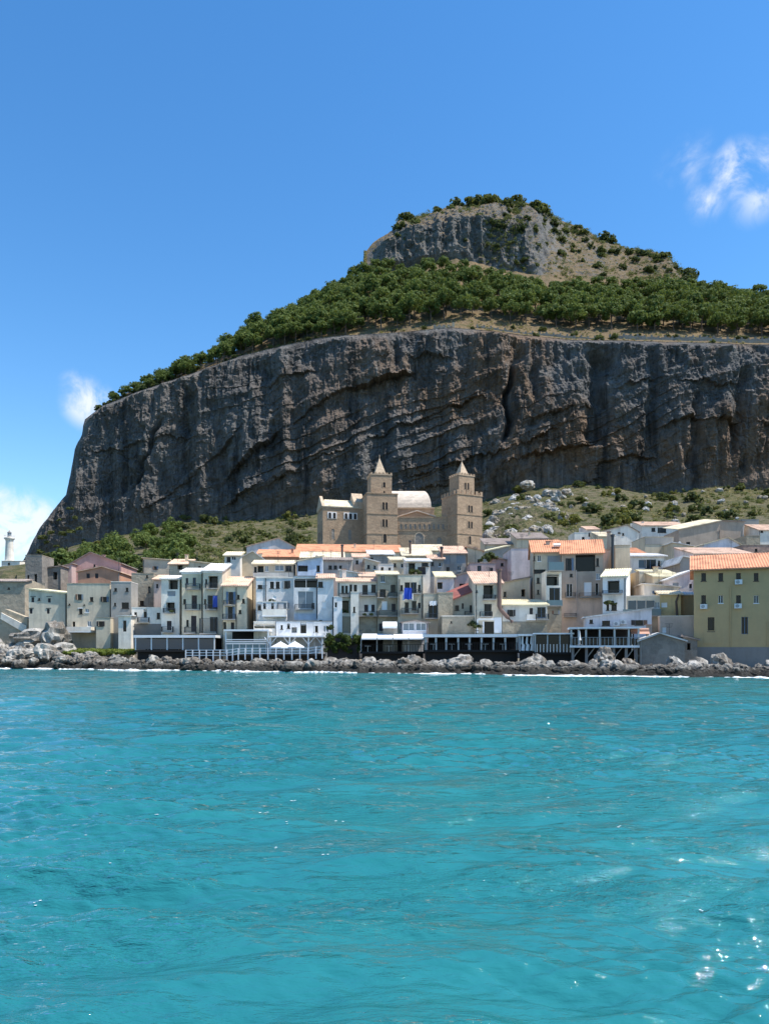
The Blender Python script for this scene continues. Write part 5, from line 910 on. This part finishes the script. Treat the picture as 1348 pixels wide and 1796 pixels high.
# ================================================================== TREES AND SHRUBS
def trunk_mesh(seed, hgt, r, limbs):
    rr = random.Random(seed); mb = MB(); top_ = Vector((rr.uniform(-.5,.5), rr.uniform(-.5,.5), hgt)); mid_ = Vector((rr.uniform(-.4,.4), rr.uniform(-.4,.4), hgt*.5))
    mb.tube([(0,0,-2.5), mid_, top_], r, 6, r*.45)
    for i in range(limbs): a = rr.uniform(0,6.28); s = mid_.lerp(top_, rr.uniform(.2,.95)); mb.tube([s, s+Vector((math.cos(a)*1.5, math.sin(a)*1.5, 1.0)), s+Vector((math.cos(a)*2.6, math.sin(a)*2.6, 2.2))], r*.35, 4, r*.12)
    return mb.mesh('trunk')
def crown_mesh(seed, rx, rz, zc, ncl, per, leaf, mat, shape='dome'):
    rg = np.random.default_rng(seed); C_ = []
    while len(C_) < ncl:
        q = rg.uniform(-1, 1, 3); d = (q**2).sum()
        if d > 1 or d < .18: continue
        if shape == 'dome' and q[2] < -.45: continue
        if shape == 'cone' and math.hypot(q[0], q[1]) > .9*(1-(q[2]+1)/2)+.12: continue
        C_.append((q[0]*rx, q[1]*rx, zc+q[2]*rz))
    V_ = leaves(rg, C_, rg.uniform(.26, .46, ncl)*rx, per, leaf); me = quads_mesh('crown', V_); me.materials.append(MATS[mat]); return me
PINES = []
for s in range(7):
    hg = 4.5+.6*(s % 3); tm = trunk_mesh(s, hg+2, .32, 5); tm.materials.append(MATS['bark'])
    PINES.append((tm, crown_mesh(100+s, 3.9+.35*(s % 3), 3.0+.5*(s % 2), hg+2.4, 26, 52, .50, 'pine', 'cone' if s == 6 else 'dome')))
def tree(name, pair, loc, s, rz, label, cat, group):
    e = empty(name, loc, rz); e.scale = (s, s, s*(.9+.2*((loc[0]*7.3) % 1))); tag(e, label, cat, group)
    a = bpy.data.objects.new('trunk', pair[0]); b = bpy.data.objects.new('crown', pair[1])
    for o in (a, b): COL.objects.link(o); o.parent = e
    return e
ftop = curve([(195,700),(330,646),(420,615),(480,579),(560,534),(634,488),(660,484),(740,484),(800,474),(860,498),(900,514),(960,520),(1040,516),(1120,514),(1200,518),(1348,534),(1700,564)])
rg = np.random.default_rng(5); cand = []
tries = 0
while tries < 26000 and len(cand) < 640:
    tries += 1; px = rg.uniform(195, 1430); w = rg.random()
    gap = np.interp(px, [195,600,760,850,1000,1430], [.02,.03,.08,.15,.16,.16])
    if w < gap: continue
    a, b = float(lip_py(px)), float(mid_py(px)); py = a+(b-a)*w**.92
    if py < ftop(px)-1: continue
    if 835 < px < 980 and py < 505 and rg.random() < .4: continue
    x, y, z = (float(q) for q in up_point(np.array(px), np.array(w)))
    mn = 3.6 if px < 320 else 5.6 if px < 640 else 7.0
    if any((x-c[0])**2+(y-c[1])**2+((z-c[2])*.7)**2 < mn**2 for c in cand): continue
    cand.append((x, y, z, px))
cand.sort(key=lambda c: c[1])
rest = cand[300:]
for i, (x, y, z, px) in enumerate(cand[:300]):
    where = next(t_ for lim, t_ in ((300,'on the far left rim of the cliff top'),(420,'low on the left shoulder of the hill'),(530,'halfway up the left shoulder of the hill'),(640,'high on the left shoulder by the crag'),(760,'below the left end of the summit crag'),(880,'behind the lookout ruin'),(990,'below the right end of the summit crag'),(1110,'below the dry summit slope'),(1230,'below the right end of the summit ridge'),(9999,'at the right edge of the forest')) if px < lim)
    front = y-float(Yl(px)) < 30; zl = ('small ' if px < 300 else '')+'green pine '+where+(', in the front rows' if front else ', in the upper rows'); gp = 'pines '+where+(' front' if front else ' upper')
    s = rg.uniform(.85, 1.35)*float(np.interp(px, [195,300,450], [.38,.55,1]))
    tree('pine_tree', PINES[rg.integers(7)], (x, y, z-.3), s, rg.uniform(0, 6.28), zl, 'tree', gp)
if rest:
    Vs = []
    base_q = crown_mesh(900, 4.1, 3.2, 6.8, 26, 34, .6, 'pine'); nq = len(base_q.polygons); co = np.zeros(nq*12); base_q.vertices.foreach_get('co', co); co = co.reshape(-1, 4, 3)
    for x, y, z, px in rest:
        a = rg.uniform(0, 6.28); s = rg.uniform(.72, 1.1); ca_, sa = math.cos(a), math.sin(a); q = co*s; Vs.append(np.stack([q[...,0]*ca_-q[...,1]*sa+x, q[...,0]*sa+q[...,1]*ca_+y, q[...,2]+z-.5], -1))
    me = quads_mesh('far_forest', np.concatenate(Vs)); o = link('far_forest', me, 'pine'); o['kind'] = 'stuff'; o['label'] = 'dense mass of pines higher up the slope'
SH = [crown_mesh(300+s, 1.25, .85, .7, 18, 26, .26, mt) for s, mt in enumerate(['shrub','shrub','darkshrub','shrub','yellowshrub','darkshrub'])]
def shrub(loc, s, kind, label, group, name='shrub', cat='shrub'):
    o = bpy.data.objects.new(name, SH[kind]); COL.objects.link(o); o.location = loc; o.scale = (s*rg.uniform(.9,1.3), s, s*rg.uniform(.8,1.1)); o.rotation_euler = (0,0,rg.uniform(0,6.28)); tag(o, label, cat, group); return o
# scrub on the slope below the cliff
for i in range(150):
    px = rg.uniform(300, 1400) if i < 132 else rg.uniform(70, 330); w = rg.uniform(.02, 1.0); x, y, z = (float(q) for q in talus_point(np.array(px), np.array(w)))
    if 545 < px < 850: continue
    left = px < 545; s = rg.uniform(.7, 2.2)*(1.1 if w > .85 else 1)
    shrub((x, y-1.0, z-.2), s, int(rg.choice([0,1,3,2,5,4], p=[.25,.2,.2,.15,.12,.08])), 'low green scrub bush on the slope left of the cathedral' if left else 'low green scrub bush on the rocky slope right of the cathedral', 'scrub left of the cathedral' if left else 'scrub right of the cathedral')
# shrubs on the summit and its right ridge
for i in range(110):
    px = rg.uniform(690, 1250); w = 2-abs(rg.normal())*.22 if i < 72 else rg.uniform(1.05, 1.9)
    if w < 1.02: continue
    if i >= 80 and px < 840: px = rg.uniform(840, 1230)
    x, y, z = (float(q) for q in up_point(np.array(px), np.array(min(w, 2.03)))); s = rg.uniform(1.6, 3.4)*(1.25 if w > 1.9 else .85)
    shrub((x, y, z-.3), s, int(rg.choice([0,1,2,5,3])), 'dark green shrub on the summit ridge' if px < 990 else 'dark green shrub on the dry slope right of the summit', 'summit shrubs' if px < 990 else 'shrubs right of the summit')
# bushes and grass tufts on the cliff top edge and on ledges
for i in range(70):
    px = rg.uniform(180, 1400) if i > 34 else rg.uniform(170, 350); w = rg.uniform(.01, .12) if i > 34 else rg.uniform(.1, 1); x, y, z = (float(q) for q in up_point(np.array(px), np.array(w)))
    shrub((x, y, z), rg.uniform(.7, 1.7)*(1.3 if i <= 34 else 1), int(rg.choice([0,1,3,2])), 'small bush on the cliff top edge' if i > 34 else 'bush on the sloping left shoulder above the cliff', 'bushes on the cliff edge' if i > 34 else 'bushes on the left shoulder')
# trees at the left foot of the cliff
LT = []
while len(LT) < 36:
    px = rg.uniform(95, 345); w = rg.uniform(.0, .88)
    if w > np.interp(px, [95,200,300,345], [.25,.55,.88,.5]): continue
    x, y, z = (float(q) for q in talus_point(np.array(px), np.array(w)))
    if any((x-a)**2+(y-b)**2 < 34 for a, b, c in LT): continue
    LT.append((x, y, z)); s_ = rg.uniform(.55, 1.0); tree('broad_tree', PINES[rg.integers(6)], (x, y, z-3.2*s_), s_, rg.uniform(0,6.28), 'bright green rounded tree among those behind the pink gable house' if px < 225 else 'bright green rounded tree among those behind the pale block house', 'tree', 'trees at the left foot of the cliff'+(' behind the pink house' if px < 225 else ' behind the block house'))
CON = (PINES[0][0], crown_mesh(777, 2.1, 4.6, 5.2, 40, 30, .35, 'darkshrub', 'cone'))
tree('conifer_tree', CON, W(511, 962, 225), 1.0, 0, 'tall dark narrow conifer just left of the cathedral', 'tree', None)
for px, py, Y_, s, lb in ((995,915,224,2.3,'yellow green bush at the foot of the pale rock outcrop'),(1086,915,222,2.0,'yellow green bush behind the white gabled cottage'),(905,597,366,2.6,'dark bush in the notch of the cliff top left of the gully'),(1049,612,362,3.0,'dark bush at the head of the wide cliff gully')):
    shrub(W(px, py+6, Y_), s, 4 if 'yellow' in lb else 2, lb, None)
for px, py in ((80,932),(95,908),(112,888),(72,948),(60,966),(100,934),(122,905),(90,955),(115,930),(78,968),(130,925),(105,960),(64,940),(140,950)):
    shrub(W(px+10, py+6, 320), rg.uniform(.8,1.5), int(rg.choice([0,1,3])), 'bush on the rocky lower left corner of the cliff', 'bushes on the lower left cliff corner')
# pale boulders on the slope right of the cathedral
PB = [boulder_mesh(40+s, 'palerock', .8) for s in range(4)]
for i in range(110):
    px = rg.normal(915, 50) if i < 80 else rg.uniform(960, 1380); w = rg.uniform(.02, .85); x, y, z = (float(q) for q in talus_point(np.array(px), np.array(w)))
    if px < 852: continue
    s = rg.uniform(.7, 2.4)*(1 if i < 80 else .6)
    put(PB[rg.integers(4)], 'slope_boulder', (x, y-1.5, z+.2), (s, s, s*rg.uniform(.8,1.3)), (rg.normal()*.4, rg.normal()*.4, rg.uniform(0,6.28)), 'pale boulder in the outcrop right of the right cathedral tower' if px < 990 else 'pale boulder scattered on the right scrub slope', 'boulder', 'boulders in the pale outcrop' if px < 990 else 'boulders on the scrub slope')
put(boulder_mesh(60, 'palerock', 1.0, 3, .45), 'round_boulder', W(926, 852, 325), (2.9,2.4,2.2), (0,0,0), 'single large smooth grey boulder on top of the pale outcrop', 'boulder', None)
# hedge beside the awnings
hg_ = empty('hedge', W(601, 1147, 97.6)); tag(hg_, 'dense dark clipped hedge with sunlit green top beside the awnings', 'hedge'); rgh = np.random.default_rng(8)
cs = np.stack([rgh.uniform(-2.3,2.3,130), rgh.uniform(0,2.4,130), rgh.uniform(.2,2.55,130)], 1); me = quads_mesh('foliage', leaves(rgh, cs, np.full(130,.45), 70, .15)); link('foliage', me, 'hedge', hg_); MB().box(-2.1,2.1,.5,2.0,-1,2.1).build('stems', 'darkwood', hg_)
# plants on terraces and grass at the rocks
for px, py, Y_, s, lb in ((300,1071,108.4,.30,'potted plants on the balcony of the white tower house'),(604,1072,103.0,.35,'plant in the loggia of the long white house'),(640,1076,102.0,.28,'potted plants on the left of the long balcony'),(652,1076,102.0,.28,'potted plants on the right of the long balcony'),(727,1004,107.4,.6,'dark climbing plant on the rooftop hut'),(830,1100,98.0,.75,'dark bush beside the arched white doorway'),(850,983,119,.7,'climbing plant on the terrace above the pink stone house'),(862,978,121,.8,'leafy plant beside the round pink house'),(1070,1058,94.3,.5,'dark climbing plant beside the white loggia house'),(1148,1028,103,.45,'dark pot plant above the glass terrace'),(477,1052,104.0,.3,'pot plants on the terrace of the blue white house'),(580,1102,101,.5,'bush behind the hedge at the corner house')):
    shrub(W(px, py+4, Y_), s, 2, lb, None, 'terrace_plant', 'plant')
rgg = np.random.default_rng(12); gp = []
for i in range(420):
    px = rgg.uniform(112, 238); Y_ = rgg.uniform(103.5, 109.5); gp.append((xat(px, Y_), Y_, float(np.interp(Y_, [103,110], [1.9,2.3]))+.15))
me = quads_mesh('shore_grass', leaves(rgg, gp, np.full(420,.4), 14, .22)); o = link('shore_grass', me, 'grass'); o['kind'] = 'stuff'; o['label'] = 'bright green weeds between the left houses and the rocks'
# dry tufts on slopes
gp = []
for i in range(2600):
    px = rgg.uniform(330, 1400)
    if rgg.random() < .5 : 
        w = rgg.uniform(.02, 1); x, y, z = (float(q) for q in talus_point(np.array(px), np.array(w)))
    else: w = rgg.uniform(.0, .16) if rgg.random() < .45 else rgg.uniform(1.0, 2.0); px = max(px, 640) if w > 1 else px; x, y, z = (float(q) for q in up_point(np.array(px), np.array(w)))
    gp.append((x, y-.3, z+.1))
me = quads_mesh('dry_grass', leaves(rgg, gp, rgg.uniform(.4,1.1,len(gp)), 9, .35)); o = link('dry_grass', me, 'drygrass'); o['kind'] = 'stuff'; o['label'] = 'dry yellow grass tufts on the slopes'
# bushes on the headland
for i in range(26):
    x, y = rg.uniform(-225, -150), rg.uniform(228, 275); i0, j0 = np.argmin(abs(yh-y)), np.argmin(abs(xh-x)); shrub((x, y, float(ZH[i0, j0])), rg.uniform(1.2, 2.4), int(rg.choice([0,1,3])), 'green bush on the headland below the lighthouse', 'bushes below the lighthouse')

# low scrub too small to tell apart
gp, gr_ = [], []
for i in range(1300):
    if rgg.random() < .6:
        px = rgg.uniform(330, 1400) if rgg.random() < .65 else rgg.uniform(300, 545); w = rgg.uniform(.02, 1.02); x, y, z = (float(q) for q in talus_point(np.array(px), np.array(w)))
        if 545 < px < 850: continue
    else:
        px = rgg.uniform(840, 1250); w = rgg.uniform(1.0, 2.02); x, y, z = (float(q) for q in up_point(np.array(px), np.array(w)))
    for k in range(3): gp.append((x+rgg.normal()*.6, y+rgg.normal()*.6, z+.2)); gr_.append(rgg.uniform(.5, 1.3))
for i in range(330):
    px = rgg.uniform(860, 1235); w = rgg.uniform(1.02, 1.95); x, y, z = (float(q) for q in up_point(np.array(px), np.array(w)))
    for k in range(3): gp.append((x+rgg.normal()*.8, y+rgg.normal()*.8, z+.3)); gr_.append(rgg.uniform(.6, 1.5))
for i in range(420):
    px = rgg.uniform(700, 1010) if rgg.random() < .72 else rgg.uniform(1010, 1240); w = rgg.uniform(1.84, 2.03); x, y, z = (float(q) for q in up_point(np.array(px), np.array(w)))
    for k in range(4): gp.append((x+rgg.normal()*1.0, y+rgg.normal()*1.0, z+.5)); gr_.append(rgg.uniform(.9, 2.2))
me = quads_mesh('low_scrub', leaves(rgg, gp, gr_, 22, .32)); o = link('low_scrub', me, 'shrub'); o['kind'] = 'stuff'; o['label'] = 'low green scrub covering the slopes and the summit'
